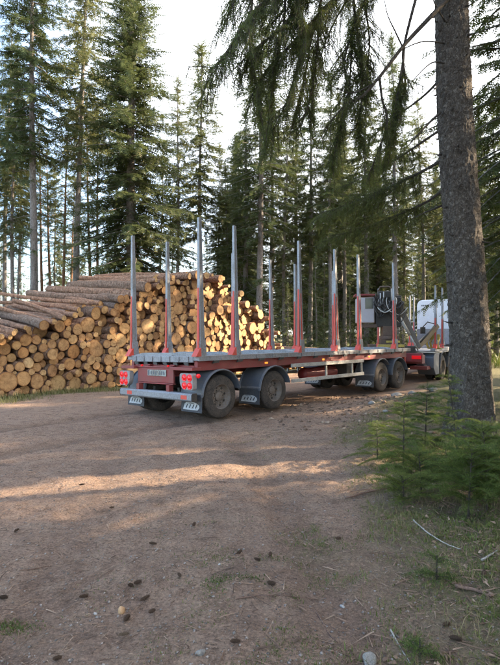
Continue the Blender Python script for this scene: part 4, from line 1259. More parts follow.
for y in (0.20, 0.12, 0.04, -0.09, -0.16, -0.23): b.box(-0.222, -0.2195, y-0.02, y+0.02, 0.888, 0.962)
gp = b.build('plate_characters', 'guard_plastic', pl); gp['kind'] = 'stuff'
lamp_cluster(TR, -0.30, -1.25, -0.86, 0.62, 0.95)
lamp_cluster(TR, -0.30, 0.86, 1.25, 0.62, 0.95)
for y in (-1.31, 1.31):
    b = MB(); b.tube([(-0.26,y,0.90),(-0.235,y,0.90),(-0.20,y,0.90)], [0.03,0.045,0.04], 10); b.build('side_lamp', 'lamp_red', TR, smooth=True)
for y in (-0.36, 0.55):
    b = MB(); b.tube([(-0.23,y,1.075),(-0.19,y,1.075)], 0.022, 8); b.build('marker_lamp', 'lamp_red', TR)
for x in (2.0, 4.3, 6.7):
    b = MB(); b.box(x-0.05, x+0.05, -1.145, -1.132, 1.05, 1.09); b.build('side_marker', 'lamp_amber', TR, bevel=0.004)
AX = (0.46, 2.16, 7.28, 8.42)
for i, x in enumerate(AX):
    for s_ in (-1, 1):
        wheel(TR, x, s_*1.25, s_, dish=0.12)
        wheel(TR, x, s_*0.93, s_, rim=False)
        mudguard(TR, x, s_*0.62, s_*1.275, a0=14 if i != 2 else 40, a1=176)
        if i != 3:
            ya, yb = sorted((s_*0.64, s_*1.26))
            flap(TR, x-0.55, ya, yb, 0.16, 0.53)
    b = MB(); b.tube([(x,-0.66,0.44),(x,0.66,0.44)], 0.07, 12); b.build('axle', 'black_metal', TR, smooth=True)
    b = MB()
    for y in (-0.42, 0.42): b.box(x-0.45, x+0.45, y-0.04, y+0.04, 0.53, 0.62); b.box(x-0.06, x+0.06, y-0.06, y+0.06, 0.62, 0.855)
    b.build('suspension', 'black_metal', TR, bevel=0.01)
for s_ in (-1, 1):
    b = MB(); y = s_*1.2
    for z in (0.97, 0.60): b.box(2.85, 6.25, y-0.02, y+0.02, z-0.045, z+0.045)
    for x in (4.4, 5.7, 6.22): b.box(x-0.03, x+0.03, y-s_*0.05-0.02, y-s_*0.05+0.02, 0.60, 0.97)
    b.build('side_guard', 'pale_rail', TR, bevel=0.006)
    b = MB()
    for x in (4.4, 5.7): b.box(x-0.03, x+0.03, min(y-s_*0.08, s_*0.5), max(y-s_*0.08, s_*0.5), 0.99, 1.06) if False else b.box(x-0.03, x+0.03, min(s_*0.50, s_*1.12), max(s_*0.50, s_*1.12), 0.92, 0.98)
    b.build('guard_bracket', 'red_paint', TR)
def tank(x0, x1, y, z, r_, mat, name):
    b = MB(); n = 8
    xs = [x0, x0+0.02, x0+0.06, x0+0.1, x1-0.1, x1-0.06, x1-0.02, x1]; rs = [0.3,0.6,0.9,1,1,0.9,0.6,0.3]
    b.tube([(x, y, z) for x in xs], [r_*q for q in rs], 20)
    return b.build(name, mat, TR, smooth=True)
tank(4.0, 5.6, -0.62, 0.68, 0.17, 'red_paint', 'air_tank'); tank(3.1, 3.9, 0.6, 0.7, 0.15, 'black_metal', 'air_tank')
b = MB(); b.box(5.75, 6.1, -0.95, -0.55, 0.55, 0.9); b.build('tool_box', 'black_metal', TR, bevel=0.02)
# dolly frame and drawbar
b = MB(); b.tube([(7.85,0,0.78),(7.85,0,0.855)], 0.55, 32); b.build('turntable', 'black_metal', TR)
b = MB()
for y in (-0.42, 0.42): b.box(6.9, 9.0, y-0.06, y+0.06, 0.64, 0.775)
b.bar((9.0,-0.42,0.70),(10.2,0.0,0.66),0.1,0.12); b.bar((9.0,0.42,0.70),(10.2,0.0,0.66),0.1,0.12); b.bar((10.15,0,0.66),(11.1,0.1,0.66),0.12,0.12)
b.build('drawbar', 'red_paint', TR, bevel=0.006)
b = MB(); b.box(9.35, 9.42, -1.0, 1.0, 0.80, 1.115); b.box(9.32, 9.5, -0.75, -0.45, 0.85, 1.06); b.build('front_beam', 'red_bright', TR, bevel=0.006)
b = MB()
for k in range(4):
    y = -0.2 + 0.13*k
    b.tube([(9.42,y,0.95),(9.75,y+0.05,0.80),(10.1,y*0.6,0.72),(10.6,y*0.6+0.1,0.85),(10.95,y*0.8,1.0)], 0.018, 6)
b.build('air_hose', 'hose_rubber', TR, smooth=True)

# ------------------------------------------------------------------ truck
TK = empty('timber_truck', (6.58, 20.4, 0.0), math.atan2(0.834, 0.552))
tag(TK, 'timber truck with white cab and red stakes, half hidden behind the big trunk', 'truck')
b = MB()
for y in (-0.42, 0.42): b.box(-2.6, 7.9, y-0.05, y+0.05, 0.80, 1.08)
for x in (-2.5,-1.2,0.7,2.2,3.6,5.0): b.box(x-0.06, x+0.06, -0.37, 0.37, 0.85, 1.05)
b.build('chassis', 'red_paint', TK, bevel=0.008)
b = MB(); b.box(-2.75, -2.605, -1.15, 1.15, 0.82, 1.12); b.box(-2.6, -2.2, -1.1, -0.5, 0.75, 1.05); b.box(-2.0, -1.2, -1.12, -0.5, 0.50, 0.62); b.build('rear_beam', 'red_paint', TK, bevel=0.01)
for y in (-0.95, 0.95):
    b = MB(); b.box(-2.79, -2.752, y-0.16, y+0.16, 0.92, 1.04); b.build('tail_lamp', 'lamp_red', TK, bevel=0.006)
b = MB(); b.box(-0.9, 5.0, -1.15, -0.97, 1.14, 1.27); b.box(-0.9, 5.0, 0.97, 1.15, 1.14, 1.27); b.box(-0.9, 5.0, -0.96, 0.96, 1.12, 1.16); b.build('load_bed', 'galvanised', TK, bevel=0.008)
for x in (-0.7, 0.44, 3.8, 4.5):
    for y in (-1.12, 1.12): stake(TK, x, y, 1.275, 3.68, y, 1.15)
for x in (0.0, 1.35):
    for s_ in (-1, 1):
        wheel(TK, x, s_*1.24, s_, Rw=0.50, wd=0.29, dish=0.13); wheel(TK, x, s_*0.90, s_, Rw=0.50, wd=0.28, rim=False)
        mudguard(TK, x, s_*0.58, s_*1.26, Rg=0.60, zc=0.5, a0=(12 if x > 1 else 50), a1=(176 if x < 1 else 130), skirt=0.5)
    b = MB(); b.tube([(x,-0.62,0.5),(x,0.62,0.5)], 0.08, 12); b.build('axle', 'black_metal', TK, smooth=True)
for s_ in (-1, 1):
    y0, y1 = sorted((s_*0.6, s_*1.24))
    b = MB(); b.prism_y([(-0.66,0.28),(-0.66,1.0),(-0.5,1.08),(-1.35,1.08),(-1.5,0.95),(-1.5,0.55),(-1.2,0.28)], y0, y1); b.build('side_box', 'guard_plastic', TK, bevel=0.02)
    b = MB(); b.box(-1.5, 2.1, y0, y1, 1.10, 1.125); b.build('guard_stripe', 'pale_rail', TK)
    wheel(TK, 6.4, s_*1.22, s_, Rw=0.5, wd=0.33, dish=-0.04)
    b = MB(); b.box(2.3, 4.6, y0+0.02, y1-0.02, 0.45, 0.98); b.build('fuel_tank', 'galvanised', TK, bevel=0.08)
# cab: rounded box
def rounded(y0, y1, z0, z1, rr, n=6):
    P = []
    for (cy, cz, a) in ((y1-rr,z1-rr,0),(y0+rr,z1-rr,90),(y0+0.05,z0+0.05,180),(y1-0.05,z0+0.05,270)):
        q = rr if a < 180 else 0.05
        for k in range(n): t = R(a+90*k/(n-1)); P.append((cy+q*math.cos(t), cz+q*math.sin(t)))
    return P
b = MB(); b.prism_x(rounded(-1.25,1.25,0.95,3.58,0.28), 5.5, 7.75); cab = b.build('cab', 'cab_white', TK, bevel=0.05)
b = MB(); b.box(7.76, 7.78, -1.05, 1.05, 2.0, 2.95); b.build('windscreen', 'dark_glass', cab)
for s_ in (-1, 1):
    b = MB(); y0, y1 = sorted((s_*1.255, s_*1.27)); b.box(6.6, 7.5, y0, y1, 2.0, 2.75); b.build('side_window', 'dark_glass', cab)
b = MB()
for k in range(6): b.box(5.492, 5.499, 1.02-0.085*k-0.055, 1.02-0.085*k, 3.26, 3.33)
eb = b.build('lettering', 'guard_plastic', cab); eb['kind'] = 'stuff'
b = MB()
for y in (0.35, -0.35): b.box(5.485, 5.497, y-0.012, y+0.012, 1.2, 3.4)
b.build('panel_seam', 'galvanised', cab)
b = MB(); b.box(4.95, 5.05, -1.1, 1.1, 1.30, 2.1); b.build('headboard', 'galvanised', TK, bevel=0.01)

# ------------------------------------------------------------------ loader crane on the truck's tail (axes: x to the right, y away)
CR = empty('loader_crane', (5.15, 18.72, 1.12), R(-6))
tag(CR, 'folded loader crane with white panel and tangle of black hoses behind the trailer', 'crane')
b = MB(); b.box(-0.55,0.75,-0.35,0.35,0.0,0.12); b.box(-0.28,0.42,-0.28,0.28,0.12,0.5); b.tube([(0.06,0,0.5),(0.06,0,0.62)],0.36,24); b.box(-0.7,-0.45,-0.3,0.3,0.12,0.3); b.box(-0.2,0.3,-0.22,0.22,0.62,0.98)
b.build('pedestal', 'brown_metal', CR, bevel=0.01)
b = MB(); b.box(-0.42,0.55,-0.372,-0.352,0.20,0.30); b.box(-0.1,0.4,-0.31,-0.29,0.36,0.44); b.build('valve_bank', 'yellow_steel', CR, bevel=0.01)
b = MB(); b.box(-1.14,-0.52,-0.30,0.45,1.10,2.04); cabn = b.build('control_cabin', 'white_panel', CR, bevel=0.03)
b = MB(); b.box(-0.86,-0.56,-0.315,-0.302,1.62,2.02); b.build('cabin_window', 'dark_glass', cabn)
b = MB(); b.box(-1.22,-0.50,-0.32,0.47,2.105,2.17); b.build('cabin_roof', 'red_paint', cabn, bevel=0.01)
b = MB(); b.box(-1.1,-0.4,-0.2,0.2,0.93,1.05); b.build('cabin_bracket', 'brown_metal', CR, bevel=0.01)
b = MB(); b.box(-0.46,0.46,-0.2,0.3,0.95,2.06); b.box(-0.36,0.1,-0.26,0.2,2.02,2.28); b.box(0.15,0.5,-0.1,0.25,1.7,2.12); b.build('column', 'black_metal', CR, bevel=0.03)
rh = random.Random(8)
for k in range(26):
    b = MB(); x0 = rh.uniform(-0.5, 0.25); y0 = -0.24 - rh.uniform(0, 0.12); sag = rh.uniform(0.25, 0.75); x1 = x0 + rh.uniform(0.15, 0.5); zt = rh.uniform(1.75, 2.2)
    pts = catmull([Vector((x0, -0.18, zt)), Vector((x0-0.06, y0, zt-sag*0.5)), Vector(((x0+x1)/2-0.02, y0-0.05, zt-sag)), Vector((x1+0.05, y0, zt-sag*0.4)), Vector((x1, -0.12, zt-rh.uniform(-.05,.25)))], 5)
    b.tube(pts, rh.uniform(0.014, 0.024), 7); b.build('hose', 'hose_rubber' if k % 6 else 'hose_pale', CR, smooth=True)
for (x0, z0, z1) in ((0.10,1.9,2.36),(-0.18,1.6,2.25),(-0.30,1.5,2.2)):
    b = MB(); b.tube([(x0,-0.27,z0),(x0,-0.27,z1)], 0.022, 8); b.build('pipe', 'hose_pale', CR, smooth=True)
b = MB(); b.tube([(-0.35,-0.05,2.28),(-0.28,-0.05,2.45),(0.05,-0.05,2.46),(0.2,-0.05,2.30)], 0.03, 8); b.build('pipe', 'brown_metal', CR, smooth=True)
b = MB(); b.bar((0.32,0.05,1.98),(0.60,0.05,1.35),0.18,0.24); b.bar((0.55,0.05,1.46),(1.15,0.05,0.16),0.18,0.22,w2=0.14,h2=0.16)
b.build('main_boom', 'boom_grey', CR, bevel=0.012)
b = MB(); b.tube([(0.42,-0.14,1.30),(0.78,-0.14,0.65)], 0.055, 12); b.tube([(0.78,-0.14,0.65),(1.08,-0.14,0.08)], 0.03, 10); b.build('boom_cylinder', 'hose_pale', CR, smooth=True)
b = MB(); b.bar((0.95,0.0,0.12),(1.38,-0.1,-0.52),0.07,0.09); b.build('support_leg', 'boom_grey', CR, bevel=0.006)
b = MB(); b.box(0.50,0.95,-0.35,0.15,-0.18,0.24); b.build('valve_box', 'black_metal', CR, bevel=0.02)
b = MB(); b.bar((1.12,0.15,0.22),(1.55,0.5,0.55),0.16,0.2); b.bar((1.5,0.45,0.5),(2.0,0.75,1.02),0.14,0.17); b.build('outer_boom', 'boom_pale', CR, bevel=0.01)
b = MB(); b.tube([(1.2,0.05,0.38),(1.85,0.5,1.0)],0.035,8); b.build('outer_cylinder', 'black_metal', CR, smooth=True)
b = MB()
for k in range(4):
    xg = 1.75+0.12*k
    b.tube([(xg,0.9,0.55),(xg-0.16+0.02*k,0.75,0.36),(xg-0.10,0.7,0.16),(xg+0.06,0.72,0.12)],[0.05,0.05,0.045,0.02],7)
b.box(1.7,2.1,0.8,1.0,0.5,0.68); b.build('grapple', 'yellow_steel', CR, smooth=False)
b = MB(); b.box(1.30,1.46,0.35,0.5,0.70,0.95); b.tube([(1.38,0.42,0.95),(1.6,0.6,1.15),(2.0,0.8,1.05)],0.02,6); b.build('rotator', 'black_metal', CR)

# ------------------------------------------------------------------ spruce saplings
def sapling(x, y, h, rad, label, seed, wh=0.13, bush=False, dens=0.030, group='spruce saplings at the foot of the big trunk', up=0.25, h0=0.08, mat='needles_young', name='spruce_sapling'):
    r = random.Random(seed); z = gz(x, y)
    o = empty(name, (x, y, z)); tag(o, label, 'sapling', group)
    sb = MB(); lf = Leaves()
    lx, ly = r.uniform(-.12,.12)*h, r.uniform(-.12,.12)*h
    sb.tube([(0,0,-0.05),(lx*.4,ly*.4,h*0.5),(lx,ly,h)], [0.007+0.008*h, 0.005+0.004*h, 0.003], 6)
    lf.add((lx,ly,h-0.06), (0,0,1), (1,0,0), 0.10)
    zz_ = h0*h + 0.02; az = r.random()*6
    while zz_ < h*0.97:
        q = zz_/h
        L0 = rad*(1-q)**0.75 + 0.05 if not bush else rad*(1-0.55*q*q)
        for k in range(r.randint(4,6) if not bush else r.randint(6,9)):
            az += 2.4 + r.uniform(-.8,.8); L = L0*r.uniform(.4,1.2)
            ca, sa = math.cos(az), math.sin(az); base = Vector((lx*q, ly*q, zz_ + r.uniform(-.02,.02)))
            upk = up + 0.5*q + r.uniform(-.1,.1)
            def P(t): return base + Vector((ca*L*t, sa*L*t, L*(upk*t - 0.45*t*t)))
            sb.tube([base, P(.5), P(1)], [0.0035,0.0025,0.001], 4, cap=False)
            t = 0.12
            while t < 1.0:
                p = P(t); d = (P(min(1.05,t+.05)) - p).normalized(); lat = Vector((-sa, ca, 0))
                lf.add(p[:], d[:], (0,0,1), 0.085)
                for s_ in (-1,1):
                    if r.random() < .12: continue
                    l2 = (0.35*L*(1-t)+0.06)*r.uniform(.6,1.1); dd = (d*0.75 + lat*s_*r.uniform(.5,.9) + Vector((0,0,r.uniform(-.15,.15)))).normalized()
                    m_ = max(1, int(l2/0.06))
                    for j in range(m_):
                        pj = p + dd*l2*j/m_
                        lf.add(pj[:], (dd + Vector((r.uniform(-.12,.12), r.uniform(-.12,.12), r.uniform(-.15,.05))))[:], (r.uniform(-.4,.4), r.uniform(-.4,.4), 1), 0.085*r.uniform(.85,1.2))
                    if l2 > 0.13 and r.random() < .6:
                        pj = p + dd*l2*0.5
                        lf.add(pj[:], (dd*0.6 + d*0.8 - lat*s_*0.2)[:], (0,0,1), 0.09)
                t += dens/L*r.uniform(.8,1.2)*1.3
        zz_ += 0.66*wh*r.uniform(.6,1.4)
    sb.build('stem', 'twig_bark', o, smooth=True, fix=False)
    link('foliage', lf.mesh('foliage', mat, T_TWIG_S), o)
    return o
sapling(2.63, 6.30, 1.16, 0.34, 'thin upright spruce sapling with bare leader before the big trunk', 1, wh=0.16)
sapling(1.98, 4.55, 0.62, 0.42, 'bushy low spruce sapling with dense bright green boughs at right edge', 2, wh=0.10, bush=True, up=0.45, h0=0.22)
sapling(2.40, 5.05, 0.72, 0.42, 'second bushy sapling, at the right edge just behind the brightest one', 3, wh=0.11, bush=True, up=0.4, h0=0.2)
sapling(1.52, 4.95, 0.30, 0.34, 'lowest sapling creeping left from the bushy one toward the brown stick', 4, wh=0.09, bush=True, up=0.5, h0=0.15)
sapling(1.93, 6.30, 0.82, 0.45, 'loose spruce sapling left of the thin upright one', 5, wh=0.14)
sapling(2.55, 7.30, 0.92, 0.45, 'pale feathery sapling farthest back, just left of the big trunk', 6, wh=0.14)
sapling(1.72, 6.75, 0.50, 0.42, 'small wispy sapling at the left end of the sapling thicket', 7, wh=0.13)
sapling(2.95, 5.95, 0.62, 0.45, 'sapling with spreading boughs right in front of the trunk foot', 8, wh=0.12)
sapling(2.25, 5.75, 0.45, 0.36, 'short sapling in the middle of the thicket between taller ones', 9, wh=0.11)
sapling(2.22, 4.70, 0.50, 0.45, 'spreading sapling between the two bushy ones at right edge', 12, wh=0.10, bush=True, up=0.5, h0=0.15)
sapling(1.78, 5.20, 0.42, 0.40, 'low sapling over the thick end of the brown fallen branch', 13, wh=0.10, bush=True, up=0.5, h0=0.15)
sapling(1.27, 3.42, 0.17, 0.16, 'tiny spruce seedling alone on the mossy verge below the thicket', 10, wh=0.13, bush=True, up=0.3, dens=0.05)
sapling(0.90, 2.66, 0.09, 0.10, 'tiny green seedling at the bottom edge of the picture', 11, wh=0.11, bush=True, up=0.3, dens=0.05)

# ------------------------------------------------------------------ cones, stones, sticks
def gpt(px, py):
    """ground point under a picture position (camera 1.7 m up), used to read places off the photograph"""
    d = 850.0/(py-337); x = (px-250)/500*d
    for _ in range(3):
        d = (1.7-gz(x, d))*500/(py-337); x = (px-250)/500*d
    return x, d
def cone_mesh(seed, L=0.115, rad=0.019):
    r = random.Random(seed); b = MB()
    n = 10; pts = []; rs = []
    for i in range(n+1):
        q = i/n; pts.append((L*(q-.5), 0, 0)); rs.append(max(0.003, rad*0.72*math.sin(math.pi*(0.08+0.86*q))**0.7))
    b.tube(pts, rs, 10)
    for i in range(13):
        q = 0.06+0.88*i/12; rr = rad*0.72*math.sin(math.pi*(0.08+0.86*q))**0.7
        for k in range(8):
            t = 2*math.pi*(k+(i % 2)*.5)/8 + r.uniform(-.1,.1); c_, s_ = math.cos(t), math.sin(t); wd = rr*0.42
            op = r.uniform(.25,.5)*rad
            p0 = Vector((L*(q-.5), rr*c_*.9, rr*s_*.9)); tdir = Vector((0,-s_,c_)); out = Vector((0.5, c_*0.7, s_*0.7))
            tip = p0 + Vector((L*0.085, 0, 0)) + Vector((0, c_, s_))*op
            b.add([p0-tdir*wd, p0+tdir*wd, tip+tdir*wd*.75, tip+Vector((0.006,0,0)), tip-tdir*wd*.75], [(0,1,2,3,4)])
    o = b.build('cone_proto', 'cone_scale', None, fix=False)
    me = o.data; bpy.data.objects.remove(o)
    return me
CONES = [cone_mesh(1), cone_mesh(2, 0.095, 0.021), cone_mesh(3, 0.13, 0.018)]
CONE_P = CONES[2].copy(); CONE_P.materials.clear(); CONE_P.materials.append(M['cone_pale'])
CL = [(84,598,0,35,'dark spruce cone lying alone left of the tan stone'),
      (127,620,1,70,'dark cone right beside the tan stone'),
      (124,636,3,5,'pale tan spruce cone below the tan stone'),
      (138,584,1,25,'dark cone of the pair above the tan stone, right one'),
      (131,587,1,-30,'dark cone of the pair above the tan stone, left one'),
      (180,577,0,115,'upright-lying dark cone in the middle of the track'),
      (152,613,1,50,'small dark cone right of the tan stone'),
      (145,600,2,40,'thin dark cone between the dark pair and the tan stone'),
      (239,554,0,50,'dark cone, left one of the three above the moss patch'),
      (257,561,0,-30,'reddish cone, middle one of the three above the moss patch'),
      (270,556,1,80,'dark cone, right one of the three above the moss patch'),
      (271,585,1,-20,'small dark cone just right of the moss patch'),
      (235,643,0,10,'dark cone near the bottom edge, left of the forked twig'),
      (17,532,0,70,'dark cone at the left edge by the sunlit patch'),
      (112,509,0,40,'reddish cone below the sunlit strip of track'),
      (82,486,2,5,'dark cone between the two sunlit strips'),
      (194,526,1,80,'dark cone in the middle of the track, farthest from the viewer'),
      (153,545,2,0,'thin dull cone left of the track middle'),
      (454,640,0,-35,'large dark cone in the moss at the lower right corner'),
      (445,626,1,20,'small dark cone above the large lower right one'),
      (483,575,0,60,'reddish cone at the right edge in the moss'),
      (4,599,0,-10,'brown cone cut by the left edge'),
      (338,540,1,15,'dark cone at the border of track and moss'),
      (58,660,1,30,'dark cone at the bottom edge, far left')]
for i, (px, py, k, ang, lab) in enumerate(CL):
    x, y = gpt(px, py)
    o = link('spruce_cone', CONE_P if k == 3 else CONES[k])
    o.location = (x, y, gz(x, y) + 0.020); o.rotation_euler = (random.uniform(0,6), R(random.uniform(-8,8)), R(ang))
    s_ = random.uniform(.42,.6); o.scale = (s_, s_*1.15, s_*1.15)
    tag(o, lab, 'cone', 'spruce cones on the ground')
def stone(px, py, size, mat, label, seed, flat=0.7, name='stone'):
    r = random.Random(seed); x, y = gpt(px, py)
    bm = bmesh.new(); bmesh.ops.create_icosphere(bm, subdivisions=3, radius=1.0)
    ph = [Vector((r.uniform(-1,1), r.uniform(-1,1), r.uniform(-1,1))).normalized() for _ in range(9)]
    for v in bm.verts:
        k = 1.0
        for q, d in enumerate(ph):
            dd = v.co.normalized().dot(d)
            if dd > 0.55: k -= (dd-0.55)*0.45
        k += 0.05*math.sin(v.co.x*5+seed)*math.sin(v.co.y*4+1)
        v.co = v.co*k
    me = bpy.data.meshes.new(name); bm.to_mesh(me); bm.free()
    me.materials.append(M[mat]); me.polygons.foreach_set('use_smooth', [True]*len(me.polygons))
    o = link(name, me); o.location = (x, y, gz(x, y)+size*flat*0.35); o.scale = (size*1.15, size*0.9, size*flat); o.rotation_euler = (0,0,r.uniform(0,6))
    tag(o, label, 'stone', 'stones on the ground')
stone(122, 612, 0.032, 'stone_tan', 'round tan stone on the track among the cones', 1, 1.0)
stone(201, 653, 0.030, 'rock', 'pale flat stone at the bottom edge of the picture', 2)
stone(220, 564, 0.012, 'stone_grey', 'tiny white pebble left of the three cones', 3)
stone(368, 660, 0.045, 'rock', 'grey stone at the bottom edge beside the moss', 4)
stone(342, 606, 0.020, 'stone_grey', 'small pale stone near the forked twig', 5)
stone(96, 613, 0.014, 'stone_grey', 'small whitish pebble left of the tan stone', 6)
for i, (px, py, s_, lab) in enumerate([(397,397,0.17,'pale rock on the bank left of the thicket, leftmost of the bank rocks'),(412,394,0.13,'flat pale rock on the bank, middle of the bank rocks'),(432,392,0.18,'grey rock on the bank nearest the big trunk'),(372,404,0.10,'small rock at the foot of the bank below the dolly wheels'),(385,411,0.07,'smallest rock half buried at the foot of the bank')]):
    stone(px, py, s_, 'rock', lab, 20+i, 0.6, 'rock')
def stick(pts, rad, mat, label, side=()):
    P = []
    for (px, py) in pts:
        x, y = gpt(px, py); P.append(Vector((x, y, gz(x, y)+rad*1.1)))
    b = MB(); C_ = catmull(P, 5); n = len(C_)
    C_ = [c + Vector((0,0,random.uniform(0,rad*.6))) for c in C_]
    b.tube(C_, [rad*(1-0.55*i/(n-1)) for i in range(n)], 7)
    for (q, ang, L_) in side:
        i = int(q*(n-1)); d = (C_[min(n-1,i+1)]-C_[i]).normalized(); e = Matrix.Rotation(R(ang), 3, 'Z') @ d
        b.tube([C_[i], C_[i]+e*L_*.5+Vector((0,0,.01)), C_[i]+e*L_], [rad*.5, rad*.35, rad*.15], 5)
    o = b.build('stick', mat, None, smooth=True)
    tag(o, label, 'stick', 'fallen sticks')
stick([(418,480),(398,487),(372,493),(345,500)], 0.019, 'stick_brown', 'thick brown fallen branch pointing left out of the sapling thicket', ((0.35,28,0.35),(0.6,-20,0.3)))
stick([(413,521),(423,530),(434,538),(446,545),(460,550)], 0.008, 'stick_pale', 'thin bleached stick lying below the bushy saplings')
stick([(481,561),(490,556),(499,551)], 0.010, 'stick_pale', 'short bleached stick at the right edge')
stick([(316,612),(322,622),(328,633),(337,642)], 0.006, 'stick_brown', 'thin bent twig near the bottom middle', ((0.4,35,0.12),))
stick([(20,571),(36,569),(52,566)], 0.006, 'stick_brown', 'short straight twig at the left on the track')
stick([(236,599),(265,595),(300,597),(318,600)], 0.005, 'stick_brown', 'long thin twig lying across the track below the moss patch', ((0.5,30,0.10),(0.3,-28,0.12)))
stick([(390,630),(400,648),(410,664)], 0.006, 'stick_pale', 'straight pale twig running to the bottom edge beside the moss')
stick([(455,588),(475,592),(490,598)], 0.014, 'stick_brown', 'piece of brown bark lying in the moss near the right edge')

# ------------------------------------------------------------------ things nobody could count
def scatter(n, x0, x1, y0, y1, dens, seed):
    r = np.random.default_rng(seed)
    x = r.uniform(x0, x1, n); y = y0*(y1/y0)**r.random(n)           # denser close by
    k = r.random(n) < dens(x, y)
    return x[k], y[k], r
def slivers(name, x, y, r, L, W, mat, tilt=0.25, lift=0.004):
    n = len(x); th = r.uniform(0, 6.283, n); l = r.uniform(L[0], L[1], n); w_ = r.uniform(W[0], W[1], n)
    z = gz_np(x, y) + (0.022*(vnoise(x*9, y*9, 11)-0.5) + 0.016*(vnoise(x*16, y*16, 12)-0.5)) + lift
    d = np.stack([np.cos(th), np.sin(th), r.uniform(-tilt, tilt, n)], 1); s_ = np.stack([-np.sin(th), np.cos(th), np.zeros(n)], 1)
    c = np.stack([x, y, z], 1); up = np.array([0,0,1.0])
    V = np.stack([c - d*l[:,None]/2 - s_*w_[:,None], c - d*l[:,None]/2 + s_*w_[:,None] , c + d*l[:,None]/2, c - d*l[:,None]*0.3 + up*w_[:,None]*1.6], 1).reshape(-1,3)
    i = np.arange(n)[:,None]*4
    F = np.concatenate([i+np.array([[0,2,3]]), i+np.array([[2,1,3]]), i+np.array([[0,3,1]])])
    o = link(name, np_mesh(name, V, F, [mat])); return o
x, y, r = scatter(98000, -4.5, 5.5, 2.2, 11, lambda x, y: 0.45+0.55*verge_np(x, y), 1)
tag(slivers('needle_litter', x, y, r, (0.015,0.05), (0.0012,0.003), 'needle_litter'), 'fallen needles and bark crumbs strewn over the ground', 'litter', None, 'stuff')
x, y, r = scatter(8000, -4.5, 5.5, 2.2, 12, lambda x, y: 0.25+0.75*verge_np(x, y), 2)
tag(slivers('twig_litter', x, y, r, (0.06,0.24), (0.002,0.0045), 'needle_litter', 0.12, 0.008), 'thin broken twigs strewn over track and verge', 'litter', None, 'stuff')
# pebbles and crumbs of soil
def pebbles(name, x, y, r, s0, s1, mat):
    n = len(x)
    base = np.array([(1,0,0),(-1,0,0),(0,1,0),(0,-1,0),(0,0,1),(0,0,-1)], float)
    tri = np.array([(0,2,4),(2,1,4),(1,3,4),(3,0,4),(2,0,5),(1,2,5),(3,1,5),(0,3,5)])
    sz = s0*(s1/s0)**(r.random(n)**2.2)
    sc_ = np.stack([sz*r.uniform(.7,1.4,n), sz*r.uniform(.7,1.2,n), sz*r.uniform(.4,.8,n)], 1)
    P = base[None]*(1+r.uniform(-.25,.25,(n,6,1))); P = P*sc_[:,None,:]
    th = r.uniform(0,6.28,n); c_, s_ = np.cos(th)[:,None], np.sin(th)[:,None]
    X = P[:,:,0]*c_ - P[:,:,1]*s_; Y = P[:,:,0]*s_ + P[:,:,1]*c_
    z = gz_np(x, y) + (0.022*(vnoise(x*9, y*9, 11)-0.5) + 0.016*(vnoise(x*16, y*16, 12)-0.5))
    V = np.stack([X + x[:,None], Y + y[:,None], P[:,:,2] + z[:,None] + sz[:,None]*0.15], 2).reshape(-1,3)
    F = (np.arange(n)[:,None,None]*6 + tri[None]).reshape(-1,3)
    return link(name, np_mesh(name, V, F, [mat]))
x, y, r = scatter(30000, -5.5, 4.0, 2.2, 15, lambda x, y: 1-0.6*verge_np(x, y), 3)
tag(pebbles('gravel', x, y, r, 0.003, 0.014, 'pebble_mix'), 'small gravel and crumbs of soil on the track', 'gravel', None, 'stuff')
x, y, r = scatter(2600, -1.0, 6.0, 8, 15, lambda x, y: np.exp(-(((x-2.6)/1.8)**2+((y-11.5)/2.2)**2)), 33)
tag(pebbles('soil_clods', x, y, r, 0.02, 0.07, 'needle_litter'), 'clods of dark soil thrown up on the bank', 'soil', None, 'stuff')

def blades(name, x, y, r, h0, h1, wd, mat, lean=0.5, zoff=0.0):
    n = len(x); th = r.uniform(0,6.283,n); h = r.uniform(h0, h1, n)*(0.5+0.5*r.random(n)); ln = r.uniform(0.05, lean, n)
    z = gz_np(x, y) - 0.005 + zoff
    d = np.stack([np.cos(th), np.sin(th), np.zeros(n)], 1); s_ = np.stack([-np.sin(th), np.cos(th), np.zeros(n)], 1)*(wd*r.uniform(.6,1.3,n))[:,None]
    c = np.stack([x, y, z], 1); up = np.array([0,0,1.0])[None]
    m1 = c + up*h[:,None]*0.55 + d*(h*ln*0.35)[:,None]; tp = c + up*(h*(1-0.25*ln))[:,None] + d*(h*ln)[:,None]
    V = np.stack([c-s_, c+s_, m1+s_*0.8, m1-s_*0.8, tp], 1).reshape(-1,3)
    i = np.arange(n)[:,None]*5
    F = np.concatenate([i+np.array([[0,1,2]]), i+np.array([[0,2,3]]), i+np.array([[3,2,4]])])
    return link(name, np_mesh(name, V, F, [mat]))
def tuft(x, y): return np.clip((vnoise(x*1.6, y*1.6, 21)*0.55 + vnoise(x*5, y*5, 22)*0.45 - 0.42)*4.5, 0.03, 1)
x, y, r = scatter(165000, 0.2, 6.5, 2.2, 12, lambda x, y: verge_np(x, y)*tuft(x, y), 4)
tag(blades('moss', x, y, r, 0.015, 0.06, 0.0030, 'moss_blade', 1.3), 'moss and short green growth on the right verge', 'moss', None, 'stuff')
x, y, r = scatter(60000, 0.2, 6.5, 2.2, 14, lambda x, y: verge_np(x, y)*tuft(x+7, y+3), 5)
tag(blades('dry_grass', x, y, r, 0.04, 0.16, 0.0016, 'grass_blade', 1.5), 'thin dry grass on the right verge', 'grass', None, 'stuff')
